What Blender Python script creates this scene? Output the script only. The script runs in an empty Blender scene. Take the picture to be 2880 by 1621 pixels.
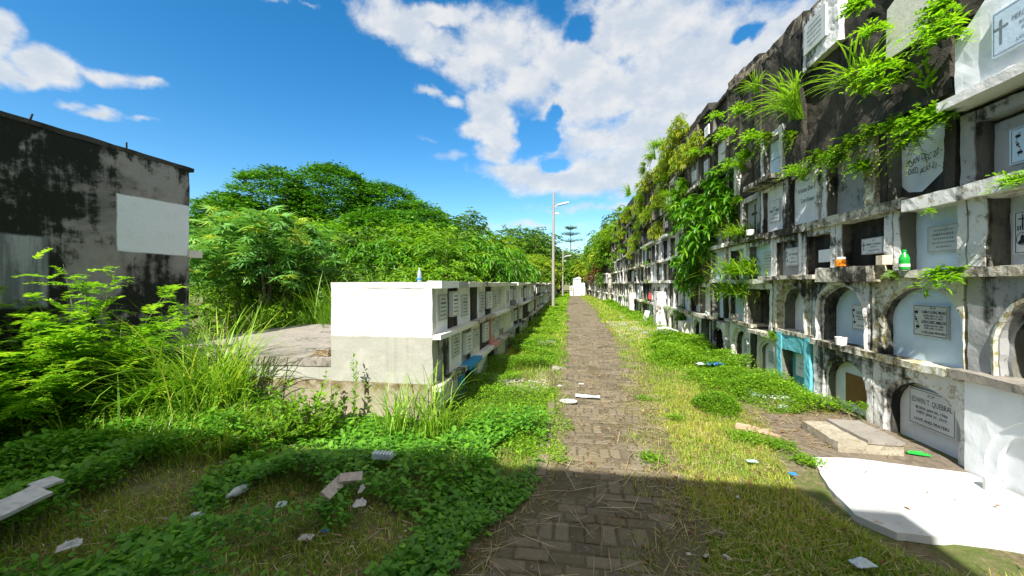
import bpy, math, random
import numpy as np
from mathutils import Vector, noise
R = math.radians
rng = np.random.default_rng(7)
random.seed(11)
SC = bpy.context.scene
COL = SC.collection

# ------------------------------------------------------------------ camera frame
TH = R(8.9); FPX = 1085.0; VH = 798.0; EYE = 1.6
CT, ST = math.cos(TH), math.sin(TH)
def ray(u, v):
    """direction (x, y, z) per metre of depth for a spot seen at u, v (2576-wide measure)"""
    t = (u*1.118-1440)/FPX
    return (t*CT-ST, t*ST+CT, (VH-v*1.118)/FPX)
def on_x(u, v, X):
    x, y, z = ray(u, v); d = X/x
    return (X, y*d, EYE+z*d)
def on_ground(u, v, z0=0.0):
    x, y, z = ray(u, v); d = (z0-EYE)/z
    return (x*d, y*d, z0)
def on_y(u, v, Y):
    x, y, z = ray(u, v); d = Y/y
    return (x*d, Y, EYE+z*d)

cam = bpy.data.cameras.new('camera'); camo = bpy.data.objects.new('camera', cam); COL.objects.link(camo)
cam.lens = 36*FPX/2880; cam.sensor_width = 36; cam.shift_y = -(810.5-VH)/2880
cam.clip_start = 0.05; cam.clip_end = 2000
camo.location = (0, 0, EYE); camo.rotation_euler = (R(90), 0, TH)
SC.camera = camo

# ------------------------------------------------------------------ tagging
def tag(o, label=None, cat=None, group=None, kind=None):
    if label: o['label'] = label
    if cat: o['category'] = cat
    if group: o['group'] = group
    if kind: o['kind'] = kind
    return o
def empty(name, loc=(0, 0, 0), label=None, cat=None, group=None, rz=0):
    o = bpy.data.objects.new(name, None); COL.objects.link(o)
    o.location = loc; o.rotation_euler = (0, 0, rz); o.empty_display_size = .1
    return tag(o, label, cat, group)
def copy_tree(o, parent=None):
    c = o.copy(); COL.objects.link(c); c.parent = parent
    for ch in list(o.children): copy_tree(ch, c)
    return c
def reparent(o, p):
    o.parent = p

# ------------------------------------------------------------------ node helpers
class NT:
    def __init__(s, tree): s.t = tree; tree.nodes.clear()
    def n(s, typ, **kw):
        nd = s.t.nodes.new(typ)
        for k, v in kw.items():
            if k.startswith('i_'):
                key = k[2:]
                key = int(key) if key.isdigit() else key.replace('_', ' ')
                nd.inputs[key].default_value = v
            else: setattr(nd, k, v)
        return nd
    def l(s, a, b): s.t.links.new(a, b)
    def math(s, op, a, b=None, c=None, clamp=False):
        nd = s.t.nodes.new('ShaderNodeMath'); nd.operation = op; nd.use_clamp = clamp
        for i, x in enumerate((a, b, c)):
            if x is None: continue
            if isinstance(x, (int, float)): nd.inputs[i].default_value = x
            else: s.l(x, nd.inputs[i])
        return nd.outputs[0]
    def vm(s, op, a, b=None, out=0):
        nd = s.t.nodes.new('ShaderNodeVectorMath'); nd.operation = op
        for i, x in enumerate((a, b)):
            if x is None: continue
            if isinstance(x, (tuple, list)): nd.inputs[i].default_value = x
            else: s.l(x, nd.inputs[i])
        return nd.outputs[out]
    def noise(s, vec, scale, detail=4, rough=.55, dist=0):
        nd = s.n('ShaderNodeTexNoise'); nd.inputs['Scale'].default_value = scale
        nd.inputs['Detail'].default_value = detail; nd.inputs['Roughness'].default_value = rough
        nd.inputs['Distortion'].default_value = dist
        if vec is not None: s.l(vec, nd.inputs['Vector'])
        return nd
    def ramp(s, fac, lo, hi, smooth=True):
        nd = s.n('ShaderNodeMapRange'); nd.interpolation_type = 'SMOOTHSTEP' if smooth else 'LINEAR'
        s.l(fac, nd.inputs['Value']); nd.inputs['From Min'].default_value = lo; nd.inputs['From Max'].default_value = hi
        return nd.outputs[0]
    def mix(s, fac, a, b):
        nd = s.n('ShaderNodeMix', data_type='RGBA')
        for x, i in ((fac, 0), (a, 6), (b, 7)):
            if isinstance(x, (int, float)): nd.inputs[i].default_value = x
            elif isinstance(x, (tuple, list)): nd.inputs[i].default_value = (*x[:3], 1)
            else: s.l(x, nd.inputs[i])
        return nd.outputs[2]
def newmat(name):
    m = bpy.data.materials.new(name); m.use_nodes = True
    return m, NT(m.node_tree)
def finish(nt, col, rough=.85, bump=None, bstr=.4, bdist=.02, spec=.3):
    p = nt.n('ShaderNodeBsdfPrincipled')
    if isinstance(col, (tuple, list)): p.inputs['Base Color'].default_value = (*col[:3], 1)
    else: nt.l(col, p.inputs['Base Color'])
    if isinstance(rough, (int, float)): p.inputs['Roughness'].default_value = rough
    else: nt.l(rough, p.inputs['Roughness'])
    p.inputs['Specular IOR Level'].default_value = spec
    if bump is not None:
        b = nt.n('ShaderNodeBump'); b.inputs['Strength'].default_value = bstr; b.inputs['Distance'].default_value = bdist
        nt.l(bump, b.inputs['Height']); nt.l(b.outputs[0], p.inputs['Normal'])
    o = nt.n('ShaderNodeOutputMaterial'); nt.l(p.outputs[0], o.inputs[0])
    return p
def plain(name, col, rough=.6, spec=.4, metal=0, trans=0, alpha=1):
    m, nt = newmat(name)
    g = nt.n('ShaderNodeNewGeometry')
    nz = nt.noise(g.outputs['Position'], 25, 5)
    c = nt.mix(nt.ramp(nz.outputs[0], .35, .75), col, tuple(x*.72 for x in col))
    p = finish(nt, c, rough, nz.outputs[0], .15, .01, spec)
    p.inputs['Metallic'].default_value = metal; p.inputs['Transmission Weight'].default_value = trans; p.inputs['Alpha'].default_value = alpha
    return m

def weathered(name, base, under=(.33, .32, .30), stain=(.022, .022, .02), st=.5, fl=.45, moss=.2, mosscol=(.13, .14, .03),
              rough=.9, scale=1.0, bstr=.5, bd=.02, streak=1.0):
    """painted / bare masonry: flaked paint, black mould patches and runs, moss. st/fl/moss = how much of each (0..1)"""
    m, nt = newmat(name)
    g = nt.n('ShaderNodeNewGeometry'); P = g.outputs['Position']
    big = nt.noise(P, 1.6*scale, 9, .68, .3)
    Ps = nt.vm('MULTIPLY', P, (9*scale, 9*scale, .9*scale))
    run = nt.noise(Ps, 1.0, 5, .6)
    fine = nt.noise(P, 16*scale, 8, .7)
    grit = nt.noise(P, 60, 6, .7)
    var = nt.noise(P, 3.1*scale, 4, .6)
    c = nt.mix(nt.ramp(var.outputs[0], .3, .75), base, tuple(x*.82 for x in base))
    f1 = nt.ramp(nt.math('ADD', nt.math('MULTIPLY', fine.outputs[0], .6), nt.math('MULTIPLY', big.outputs[0], .4)), .66-.32*fl, .70-.30*fl)
    c = nt.mix(f1, c, under)
    s = nt.math('ADD', nt.math('MULTIPLY', big.outputs[0], .45), nt.math('ADD', nt.math('MULTIPLY', run.outputs[0], .36*streak), nt.math('MULTIPLY', fine.outputs[0], .16+.38*(1-streak))))
    low = nt.noise(nt.vm('ADD', P, (5, 11, 2)), .75, 3, .5)
    s = nt.math('ADD', s, nt.math('MULTIPLY', nt.math('SUBTRACT', low.outputs[0], .5), .34))
    f2 = nt.ramp(s, .655-.34*st, .775-.34*st)
    c = nt.mix(nt.math('MULTIPLY', f2, .95), c, stain)
    mz = nt.noise(nt.vm('ADD', P, (31, 7, 3)), 4.2*scale, 8, .7)
    f3 = nt.ramp(mz.outputs[0], .82-.4*moss, .9-.4*moss)
    c = nt.mix(nt.math('MULTIPLY', f3, .85 if moss > 0 else 0), c, mosscol)
    h = nt.math('ADD', nt.math('MULTIPLY', fine.outputs[0], 1.2), nt.math('ADD', nt.math('MULTIPLY', grit.outputs[0], .35), nt.math('MULTIPLY', f1, -.25)))
    finish(nt, c, rough, h, bstr, bd, .2)
    return m

def leafmat(name, dark, light, third=None, transl=.42, rough=.45):
    m, nt = newmat(name)
    a = nt.n('ShaderNodeAttribute'); a.attribute_name = 'tint'
    cr = nt.n('ShaderNodeValToRGB'); nt.l(a.outputs['Fac'], cr.inputs[0])
    e = cr.color_ramp.elements; e[0].color = (*dark, 1); e[1].color = (*light, 1); e[1].position = .85
    if third:
        e[1].position = .8; x = cr.color_ramp.elements.new(.97); x.color = (*third, 1)
    d = nt.n('ShaderNodeBsdfPrincipled'); nt.l(cr.outputs[0], d.inputs['Base Color']); d.inputs['Roughness'].default_value = rough
    d.inputs['Specular IOR Level'].default_value = .35
    t = nt.n('ShaderNodeBsdfTranslucent')
    tc = nt.vm('MULTIPLY', cr.outputs[0], (1.5, 1.5, .7)); nt.l(tc, t.inputs[0])
    mx = nt.n('ShaderNodeMixShader'); mx.inputs[0].default_value = transl
    nt.l(d.outputs[0], mx.inputs[1]); nt.l(t.outputs[0], mx.inputs[2])
    o = nt.n('ShaderNodeOutputMaterial'); nt.l(mx.outputs[0], o.inputs[0])
    return m

# ------------------------------------------------------------------ mesh builders
class MB:
    """collects faces; one build = one mesh object"""
    def __init__(s): s.v = []; s.f = []; s.m = []; s.mats = []
    def mi(s, mat):
        if mat not in s.mats: s.mats.append(mat)
        return s.mats.index(mat)
    def add(s, vs, fs, mat):
        o = len(s.v); s.v += [tuple(p) for p in vs]; k = s.mi(mat)
        for f in fs: s.f.append(tuple(i+o for i in f)); s.m.append(k)
    def grid(s, fn, nu, nv, mat, flip=False):
        vs = [fn(i/nu, j/nv) for j in range(nv+1) for i in range(nu+1)]
        fs = []
        for j in range(nv):
            for i in range(nu):
                a = j*(nu+1)+i; q = (a, a+1, a+nu+2, a+nu+1)
                fs.append(q[::-1] if flip else q)
        s.add(vs, fs, mat)
    def box(s, x0, x1, y0, y1, z0, z1, mat, seg=None, T=None):
        T = T or (lambda x, y, z: (x, y, z))
        def k(a, b): return 1 if not seg else max(1, min(60, int(round(abs(b-a)/seg))))
        nx, ny, nz = k(x0, x1), k(y0, y1), k(z0, z1)
        L = lambda a, b, t: a+(b-a)*t
        s.grid(lambda u, v: T(L(x0, x1, u), L(y0, y1, v), z1), nx, ny, mat)
        s.grid(lambda u, v: T(L(x0, x1, u), L(y0, y1, v), z0), nx, ny, mat, True)
        s.grid(lambda u, v: T(L(x0, x1, u), y0, L(z0, z1, v)), nx, nz, mat)
        s.grid(lambda u, v: T(L(x0, x1, u), y1, L(z0, z1, v)), nx, nz, mat, True)
        s.grid(lambda u, v: T(x0, L(y0, y1, u), L(z0, z1, v)), ny, nz, mat, True)
        s.grid(lambda u, v: T(x1, L(y0, y1, u), L(z0, z1, v)), ny, nz, mat)
    def tube(s, pts, rad, mat, n=6, cap=True):
        rings = []
        for i, p in enumerate(pts):
            p = Vector(p); a = Vector(pts[max(0, i-1)]); b = Vector(pts[min(len(pts)-1, i+1)])
            d = (b-a).normalized(); up = Vector((0, 0, 1)) if abs(d.z) < .9 else Vector((1, 0, 0))
            e1 = d.cross(up).normalized(); e2 = d.cross(e1)
            r = rad[i] if hasattr(rad, '__len__') else rad
            rings.append([p+(e1*math.cos(2*math.pi*k/n)+e2*math.sin(2*math.pi*k/n))*r for k in range(n)])
        vs = [q for r_ in rings for q in r_]; fs = []
        for i in range(len(pts)-1):
            for k in range(n):
                fs.append((i*n+k, i*n+(k+1) % n, (i+1)*n+(k+1) % n, (i+1)*n+k))
        if cap: fs.append(tuple(range(n))); fs.append(tuple((len(pts)-1)*n+k for k in range(n))[::-1])
        s.add(vs, fs, mat)
    def lathe(s, prof, mat, n=16, c=(0, 0, 0)):
        pts = [(r*math.cos(2*math.pi*k/n)+c[0], r*math.sin(2*math.pi*k/n)+c[1], z+c[2]) for r, z in prof for k in range(n)]
        fs = [(i*n+k, i*n+(k+1) % n, (i+1)*n+(k+1) % n, (i+1)*n+k) for i in range(len(prof)-1) for k in range(n)]
        fs.append(tuple(range(n))[::-1]); fs.append(tuple((len(prof)-1)*n+k for k in range(n)))
        s.add(pts, fs, mat)
    def rough(s, amp, freq=5, lo=0):
        out = []
        for p in s.v[lo:]:
            v = Vector(p)
            d = noise.noise_vector(v*freq)*amp + noise.noise_vector(v*freq*3.1)*amp*.5
            out.append(tuple(v+d))
        s.v[lo:] = out
    def build(s, name, parent=None, smooth=False, weld=False, label=None):
        me = bpy.data.meshes.new(name); me.from_pydata(s.v, [], s.f)
        for m in s.mats: me.materials.append(m)
        me.polygons.foreach_set('material_index', s.m)
        if smooth: me.polygons.foreach_set('use_smooth', [True]*len(s.f))
        me.update()
        o = bpy.data.objects.new(name, me); COL.objects.link(o)
        if parent:
            o.parent = parent
            if parent.type == 'EMPTY': o.matrix_parent_inverse = parent.matrix_basis.inverted()
        if label: o['label'] = label
        return o

class LF:
    """numpy leaf batches -> one mesh with a 'tint' attribute"""
    def __init__(s): s.V = []; s.F = {}; s.T = []; s.n = 0; s.mi = []
    def stamp(s, tv, tf, pos, M, scale, tint):
        tv = np.asarray(tv, float); N = len(pos); k = len(tv)
        if N == 0: return
        sc = np.asarray(scale); sc = sc.reshape(N, 1, -1) if sc.ndim else sc
        v = np.einsum('nij,nkj->nki', M, np.broadcast_to(tv[None]*sc, (N, k, 3)))+pos[:, None, :]
        s.raw(v, tf, tint)
    def raw(s, v, tf, tint):
        N, k, _ = v.shape
        s.V.append(v.reshape(-1, 3)); s.T.append(np.repeat(np.clip(tint, 0, 1), k) if np.ndim(tint) else np.full(N*k, tint))
        off = (np.arange(N)*k+s.n)[:, None]
        for f in tf:
            s.F.setdefault(len(f), []).append(off+np.array(f)[None])
        s.n += N*k
    def mesh(s, name, mat, smooth=False):
        V = np.concatenate(s.V); me = bpy.data.meshes.new(name)
        me.vertices.add(len(V)); me.vertices.foreach_set('co', V.astype(np.float32).ravel())
        loops = []; starts = []; c = 0
        for k, fl in s.F.items():
            A = np.concatenate(fl); loops.append(A.ravel()); starts.append(c+np.arange(len(A))*k); c += A.size
        L = np.concatenate(loops).astype(np.int32); S = np.concatenate(starts).astype(np.int32)
        me.loops.add(len(L)); me.loops.foreach_set('vertex_index', L)
        me.polygons.add(len(S)); me.polygons.foreach_set('loop_start', S)
        at = me.attributes.new('tint', 'FLOAT', 'POINT'); at.data.foreach_set('value', np.concatenate(s.T).astype(np.float32))
        me.materials.append(mat); me.update(calc_edges=True); me.validate()
        return me
    def build(s, name, mat, parent=None):
        o = bpy.data.objects.new(name, s.mesh(name, mat)); COL.objects.link(o)
        if parent: o.parent = parent
        return o

def basis(d, up=None, roll=None):
    """rotation matrices with x = d, z near up"""
    d = d/np.linalg.norm(d, axis=1, keepdims=True)
    up = np.broadcast_to(np.array([0, 0, 1.]), d.shape) if up is None else up
    y = np.cross(up, d); ny = np.linalg.norm(y, axis=1, keepdims=True)
    y = np.where(ny < 1e-3, np.array([[0, 1., 0]]), y/np.maximum(ny, 1e-3)); z = np.cross(d, y)
    if roll is not None:
        c, s_ = np.cos(roll)[:, None], np.sin(roll)[:, None]
        y, z = y*c+z*s_, z*c-y*s_
    return np.stack([d, y, z], axis=2)
def rdir(n, zlo=-1, zhi=1):
    a = rng.uniform(0, 2*np.pi, n); z = rng.uniform(zlo, zhi, n); r = np.sqrt(np.maximum(0, 1-z*z))
    return np.stack([r*np.cos(a), r*np.sin(a), z], 1)
DIAMOND = ([(0, 0, 0), (.45, .5, .06), (1, 0, -.05), (.45, -.5, .06)], [(0, 1, 2, 3)])
OVAL = ([(0, 0, 0), (.25, .42, .05), (.65, .4, .04), (1, 0, -.1), (.65, -.4, .04), (.25, -.42, .05)], [(0, 1, 2, 3), (0, 3, 4, 5)])
LANCE = ([(0, 0, 0), (.3, .5, .06), (.3, -.5, .06), (.7, .36, -.03), (.7, -.36, -.03), (1, 0, -.18)], [(0, 1, 2), (1, 3, 4, 2), (3, 5, 4)])
LANCE = ([(0, 0, 0), (.28, .5, .07), (.68, .38, .0), (1, 0, -.2), (.68, -.38, .0), (.28, -.5, .07), (.5, 0, -.02)],
         [(0, 1, 6), (1, 2, 6), (2, 3, 6), (3, 4, 6), (4, 5, 6), (5, 0, 6)])
def wide(t, w): return [(x, y*w, z) for x, y, z in t[0]], t[1]
def strips(lf, base, az, lean, bend, length, width, seg, tint, twist=0):
    """arching blades: angle from vertical runs from lean to lean+bend"""
    N = len(base); t = np.linspace(0, 1, seg+1)
    ang = lean[:, None]+bend[:, None]*t[None]**1.3
    dl = length[:, None]/seg
    r = np.concatenate([np.zeros((N, 1)), np.cumsum(np.sin(ang[:, :-1])*dl, 1)], 1)
    h = np.concatenate([np.zeros((N, 1)), np.cumsum(np.cos(ang[:, :-1])*dl, 1)], 1)
    ca, sa = np.cos(az)[:, None], np.sin(az)[:, None]
    c = np.stack([base[:, 0:1]+r*ca, base[:, 1:2]+r*sa, base[:, 2:3]+h], 2)
    tw = az[:, None]+twist*t[None]
    w = width[:, None]*(.55+.45*np.sin(np.pi*np.minimum(t*1.2, 1)))[None]*np.where(t > .999, .08, 1)[None]*.5
    side = np.stack([-np.sin(tw)*w, np.cos(tw)*w, np.zeros_like(w)], 2)
    v = np.stack([c-side, c+side], 2).reshape(N, 2*(seg+1), 3)
    lf.raw(v, [(2*i, 2*i+1, 2*i+3, 2*i+2) for i in range(seg)], tint)
def nz2(x, y, f=1.0, o=0.0):
    return np.array([noise.noise(Vector((a*f+o, b*f-o, o))) for a, b in zip(x, y)])
# ------------------------------------------------------------------ light and sky
SUN_EL, SUN_AZ = R(47), R(193)          # the sun stands behind the camera, a little to its left
sd = Vector((math.sin(SUN_AZ)*math.cos(SUN_EL), math.cos(SUN_AZ)*math.cos(SUN_EL), math.sin(SUN_EL)))
sl = bpy.data.lights.new('sun', 'SUN'); sl.energy = 4.2; sl.angle = R(.53); sl.color = (1, .95, .86)
so = bpy.data.objects.new('sun', sl); COL.objects.link(so); so.rotation_euler = (-sd).to_track_quat('-Z', 'Y').to_euler(); so.location = (-20, -60, 60)

w = bpy.data.worlds.new('World'); SC.world = w; w.use_nodes = True
nt = NT(w.node_tree)
sky = nt.n('ShaderNodeTexSky'); sky.sky_type = 'NISHITA'; sky.sun_disc = False
sky.sun_elevation = SUN_EL; sky.sun_rotation = SUN_AZ; sky.air_density = 1.0; sky.dust_density = .3; sky.ozone_density = 2.0
tc = nt.n('ShaderNodeTexCoord'); D = tc.outputs['Generated']
sx = nt.n('ShaderNodeSeparateXYZ'); nt.l(D, sx.inputs[0])
az = nt.math('ARCTAN2', sx.outputs[0], sx.outputs[1]); el = nt.math('ARCSINE', sx.outputs[2])
cx = nt.n('ShaderNodeCombineXYZ'); nt.l(az, cx.inputs[0]); nt.l(el, cx.inputs[1])
A = cx.outputs[0]
wob = nt.noise(A, 5.0, 5, .6)
Aw = nt.vm('ADD', A, nt.vm('MULTIPLY', nt.vm('SUBTRACT', wob.outputs[1], (.5, .5, .5)), (.13, .10, 0)))
def azel(u, v):
    x, y, z = ray(u/1.118, v/1.118); return math.atan2(x, y), math.atan2(z, math.hypot(x, y))
blobs = [  # centre and half size as seen, on the 2880-wide measure; strength
 (1120, 50, 110, 70, 1), (1230, 120, 110, 60, .9), (1340, 190, 110, 60, .85), (1200, 20, 200, 40, 1), (1420, 130, 160, 120, .9), (1500, 240, 140, 90, .85),
 (1800, 60, 240, 130, 1.1), (1950, 190, 330, 150, 1.15), (1720, 260, 240, 110, 1.0), (1870, 360, 230, 130, 1.1), (1620, 300, 150, 80, .8), (1650, 400, 130, 60, .8),
 (2250, 60, 200, 60, .9), (2150, 230, 220, 120, 1.1), (1600, 190, 160, 110, 1.0), (1800, 470, 230, 90, 1.2), (1620, 500, 240, 60, 1.35), (1480, 492, 150, 40, 1.15), (1380, 300, 62, 66, 1.35), (1400, 385, 55, 70, 1.25), (1335, 375, 45, 30, .8),
 (1330, 365, 38, 30, .8), (1390, 440, 60, 40, .9), (1200, 258, 46, 18, .75), (1270, 280, 36, 16, .55), (1260, 440, 46, 18, .4), (1215, 400, 40, 12, .35),
 (20, 95, 90, 66, 1.3), (20, 170, 120, 50, 1.0), (165, 178, 100, 58, 1.4), (100, 205, 110, 26, .9), (300, 205, 90, 26, .6), (410, 232, 70, 18, .6), (215, 295, 60, 16, .55), (300, 325, 80, 20, .7), (400, 338, 36, 10, .45),
 (770, 8, 50, 12, .5), (860, 22, 40, 9, .4), (2700, 40, 300, 120, .8),
 (1680, 590, 200, 14, .38), (1560, 600, 60, 8, .3), (1500, 640, 300, 12, .35), (1950, 640, 300, 20, .4)]
dens = None
for (u, v, ru, rv, s_) in blobs:
    a0, e0 = azel(u, v); a1, _ = azel(u+ru, v); a2, _ = azel(u-ru, v); _, e1 = azel(u, v-rv); _, e2 = azel(u, v+rv)
    d = nt.vm('LENGTH', nt.vm('MULTIPLY', nt.vm('SUBTRACT', Aw, (a0, e0, 0)), (2/abs(a1-a2), 2/abs(e1-e2), 0)), out=1)
    k = nt.math('MULTIPLY', nt.math('SUBTRACT', 1.25, d), s_)
    dens = k if dens is None else nt.math('SMOOTH_MAX', dens, k, .15)
for (u, v, ru, rv) in [(1640, 70, 56, 44), (1520, 385, 56, 34), (1560, 470, 60, 26), (2090, 95, 46, 22), (1560, 330, 22, 22)]:
    a0, e0 = azel(u, v); a1, _ = azel(u+ru, v); a2, _ = azel(u-ru, v); _, e1 = azel(u, v-rv); _, e2 = azel(u, v+rv)
    d = nt.vm('LENGTH', nt.vm('MULTIPLY', nt.vm('SUBTRACT', Aw, (a0, e0, 0)), (2/abs(a1-a2), 2/abs(e1-e2), 0)), out=1)
    dens = nt.math('SUBTRACT', dens, nt.math('MULTIPLY', nt.math('SUBTRACT', 1.3, d, clamp=True), 1.1))
f1 = nt.noise(nt.vm('MULTIPLY', A, (1, 1.5, 1)), 11, 10, .62, .2)
f2 = nt.noise(nt.vm('MULTIPLY', A, (1, 1.4, 1)), 4.5, 8, .6)
dn = nt.math('ADD', dens, nt.math('MULTIPLY', nt.math('SUBTRACT', f1.outputs[0], .5), 1.35))
dn = nt.math('ADD', dn, nt.math('MULTIPLY', nt.math('SUBTRACT', f2.outputs[0], .5), .8))
over = nt.math('MAXIMUM', nt.ramp(el, .72, .95), nt.ramp(nt.math('MULTIPLY', sx.outputs[1], -1), -.15, .2))     # unseen broken cloud added overhead and behind as neutral fill light
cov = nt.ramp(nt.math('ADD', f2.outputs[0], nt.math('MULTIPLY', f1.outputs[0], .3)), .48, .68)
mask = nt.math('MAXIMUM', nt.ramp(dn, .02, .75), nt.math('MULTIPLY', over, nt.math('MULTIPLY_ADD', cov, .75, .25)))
up = nt.noise(nt.vm('ADD', nt.vm('MULTIPLY', A, (1, 1.5, 1)), (.018, -.05, 0)), 11, 10, .62, .2)
shd = nt.ramp(nt.math('ADD', nt.math('ADD', nt.math('MULTIPLY', nt.math('SUBTRACT', f1.outputs[0], up.outputs[0]), 1.4), .5), nt.math('MULTIPLY', nt.math('SUBTRACT', .9, dn), .22)), .25, .85)
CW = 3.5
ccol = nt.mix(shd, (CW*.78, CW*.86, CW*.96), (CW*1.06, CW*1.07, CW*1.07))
hs = nt.n('ShaderNodeHueSaturation'); hs.inputs['Saturation'].default_value = 1.4; hs.inputs['Value'].default_value = .87; hs.inputs['Hue'].default_value = .495
nt.l(sky.outputs[0], hs.inputs['Color'])
ccol = nt.mix(over, ccol, (CW*1.2, CW*1.12, CW*.98))  # the added fill cloud is brighter and warmer than the visible one
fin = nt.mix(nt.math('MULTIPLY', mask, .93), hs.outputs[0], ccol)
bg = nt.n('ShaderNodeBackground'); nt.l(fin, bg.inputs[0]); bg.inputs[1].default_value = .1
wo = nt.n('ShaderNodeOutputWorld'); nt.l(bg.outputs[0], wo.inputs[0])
try: w.cycles.sampling_method = 'MANUAL'; w.cycles.sample_map_resolution = 512
except Exception: pass
SC.view_settings.view_transform = 'Standard'; SC.view_settings.look = 'None'; SC.view_settings.gamma = 1
SC.view_settings.exposure = 1.25
SC.cycles.max_bounces = 6; SC.cycles.diffuse_bounces = 3; SC.cycles.transmission_bounces = 4; SC.cycles.transparent_max_bounces = 4
SC.cycles.caustics_reflective = False; SC.cycles.caustics_refractive = False

# ------------------------------------------------------------------ materials
M = {}
M['white'] = weathered('old_whitewash', (.82, .82, .80), (.46, .42, .32), st=.44, fl=.42, moss=.30, mosscol=(.24, .21, .07))
M['white2'] = weathered('worn_whitewash', (.80, .81, .81), (.42, .40, .34), st=.54, fl=.46, moss=.30, mosscol=(.22, .21, .05))
M['mossy'] = weathered('mossy_plaster', (.70, .70, .62), (.42, .37, .22), st=.50, fl=.55, moss=.6, mosscol=(.22, .20, .035))
M['black'] = weathered('mould_black_masonry', (.075, .068, .055), (.13, .11, .085), st=.62, fl=.35, moss=.34, mosscol=(.05, .07, .015), bd=.06, scale=.8)
M['block'] = weathered('bare_block', (.24, .20, .15), (.13, .12, .10), st=.5, fl=.5, moss=.35, mosscol=(.1, .1, .02), bd=.04)
M['p_white'] = weathered('panel_white_paint', (.84, .88, .91), (.52, .54, .54), st=.16, fl=.14, moss=.0, bstr=.15)  # white paint, with a little of the blue of skylit shade mixed in
M['p_blue'] = weathered('panel_shade_blue_paint', (.60, .76, .90), (.48, .54, .58), st=.12, fl=.16, moss=.0, bstr=.15)  # bluish white paint; blue of open shade is put into the colour
M['p_cream'] = weathered('panel_cream_paint', (.72, .71, .62), (.5, .48, .42), st=.2, fl=.25, moss=.08, bstr=.2)
M['p_grey'] = weathered('panel_bare_cement', (.38, .39, .39), (.2, .2, .19), st=.5, fl=.4, moss=.15, bstr=.3)
M['p_dark'] = weathered('panel_blackened', (.07, .07, .06), (.12, .12, .10), st=.7, fl=.3, moss=.25, mosscol=(.05, .07, .02))
M['p_green'] = weathered('panel_sea_green_paint', (.15, .42, .38), (.4, .42, .4), st=.35, fl=.35, moss=0)
M['p_pink'] = weathered('panel_pink_paint', (.68, .34, .31), (.6, .5, .46), st=.15, fl=.2, moss=0)
M['teal'] = weathered('turquoise_paint', (.15, .52, .62), (.5, .6, .6), st=.16, fl=.24, moss=.05, bstr=.5)
M['skyblue'] = weathered('bright_blue_paint', (.06, .34, .66), (.1, .3, .5), st=.1, fl=.1, moss=0)
M['ledge'] = weathered('weathered_ledge', (.66, .63, .54), (.34, .31, .23), st=.58, fl=.55, moss=.25)
M['ledgew'] = weathered('whitewashed_ledge', (.80, .80, .77), (.5, .48, .44), st=.26, fl=.3, moss=.08)
M['slab'] = weathered('grey_concrete_slab', (.30, .275, .24), (.2, .185, .16), st=.34, fl=.45, moss=.22, mosscol=(.14, .14, .05), streak=.1)
M['slabside'] = weathered('stained_slab_side', (.40, .36, .28), (.28, .25, .18), st=.45, fl=.5, moss=.5, mosscol=(.2, .18, .05))
M['apron'] = weathered('dirty_cement_apron', (.20, .165, .125), (.13, .105, .08), st=.30, fl=.5, moss=.2, mosscol=(.12, .13, .05), streak=0)
M['whiteslab'] = weathered('fresh_white_paint', (.60, .61, .60), (.46, .345, .29), st=.05, fl=.22, moss=0, bstr=.2, streak=0)
M['plaque'] = weathered('marble_tablet', (.74, .77, .79), (.6, .62, .62), st=.08, fl=.1, moss=0, bstr=.08, rough=.5)
M['plaque2'] = weathered('greyed_tablet', (.56, .60, .60), (.42, .44, .42), st=.25, fl=.3, moss=.05, bstr=.1, rough=.6)
M['ink'] = plain('engraved_black', (.02, .02, .022), .6)
M['ink2'] = plain('faded_engraving', (.20, .24, .27), .7)
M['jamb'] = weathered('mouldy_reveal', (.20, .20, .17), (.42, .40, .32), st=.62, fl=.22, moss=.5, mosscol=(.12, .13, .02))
M['hole_shade'] = plain('painted_hollow_shade', (.025, .023, .02), .95, .1)  # flat near-black colour standing in for the shade inside open niches
M['rust'] = plain('brown_board', (.26, .13, .035), .7)
M['bark'] = weathered('bark', (.16, .13, .10), (.25, .22, .18), st=.3, fl=.5, moss=.1)
M['stem'] = plain('green_stem', (.12, .17, .04), .6)
M['twig'] = plain('dry_twig', (.28, .21, .12), .8, .1)
M['pole'] = weathered('galvanised_pole', (.34, .33, .31), (.30, .22, .16), st=.1, fl=.4, moss=0, bstr=.1, rough=.55)
M['metal'] = plain('lamp_housing', (.55, .57, .6), .4, .5)

L = {}
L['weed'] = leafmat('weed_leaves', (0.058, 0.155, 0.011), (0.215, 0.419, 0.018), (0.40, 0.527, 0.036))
L['weed2'] = leafmat('creeper_leaves', (0.051, 0.186, 0.018), (0.176, 0.422, 0.030), (0.408, 0.645, 0.046))
L['lawn'] = leafmat('lawn_blades', (0.135, 0.264, 0.020), (0.351, 0.434, 0.045), (0.567, 0.496, 0.117), transl=.35)
L['straw'] = leafmat('dry_straw', (.20, .14, .06), (.46, .36, .19), (.6, .5, .33), transl=.15)
L['mango'] = leafmat('lance_leaves', (0.025, 0.105, 0.008), (0.115, 0.316, 0.014), (0.252, 0.448, 0.031), transl=.35, rough=.32)
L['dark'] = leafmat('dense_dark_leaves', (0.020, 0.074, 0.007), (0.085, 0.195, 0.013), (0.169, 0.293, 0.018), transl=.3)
L['rain'] = leafmat('fine_canopy_leaves', (0.025, 0.107, 0.006), (0.109, 0.304, 0.013), (0.202, 0.428, 0.021), transl=.3)
L['castor'] = leafmat('palmate_leaves', (0.055, 0.177, 0.039), (0.178, 0.394, 0.088), (0.409, 0.517, 0.076), transl=.3)
L['lime'] = leafmat('lime_leaflets', (0.092, 0.237, 0.011), (0.275, 0.527, 0.023), (0.459, 0.527, 0.038), transl=.5)
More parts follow.
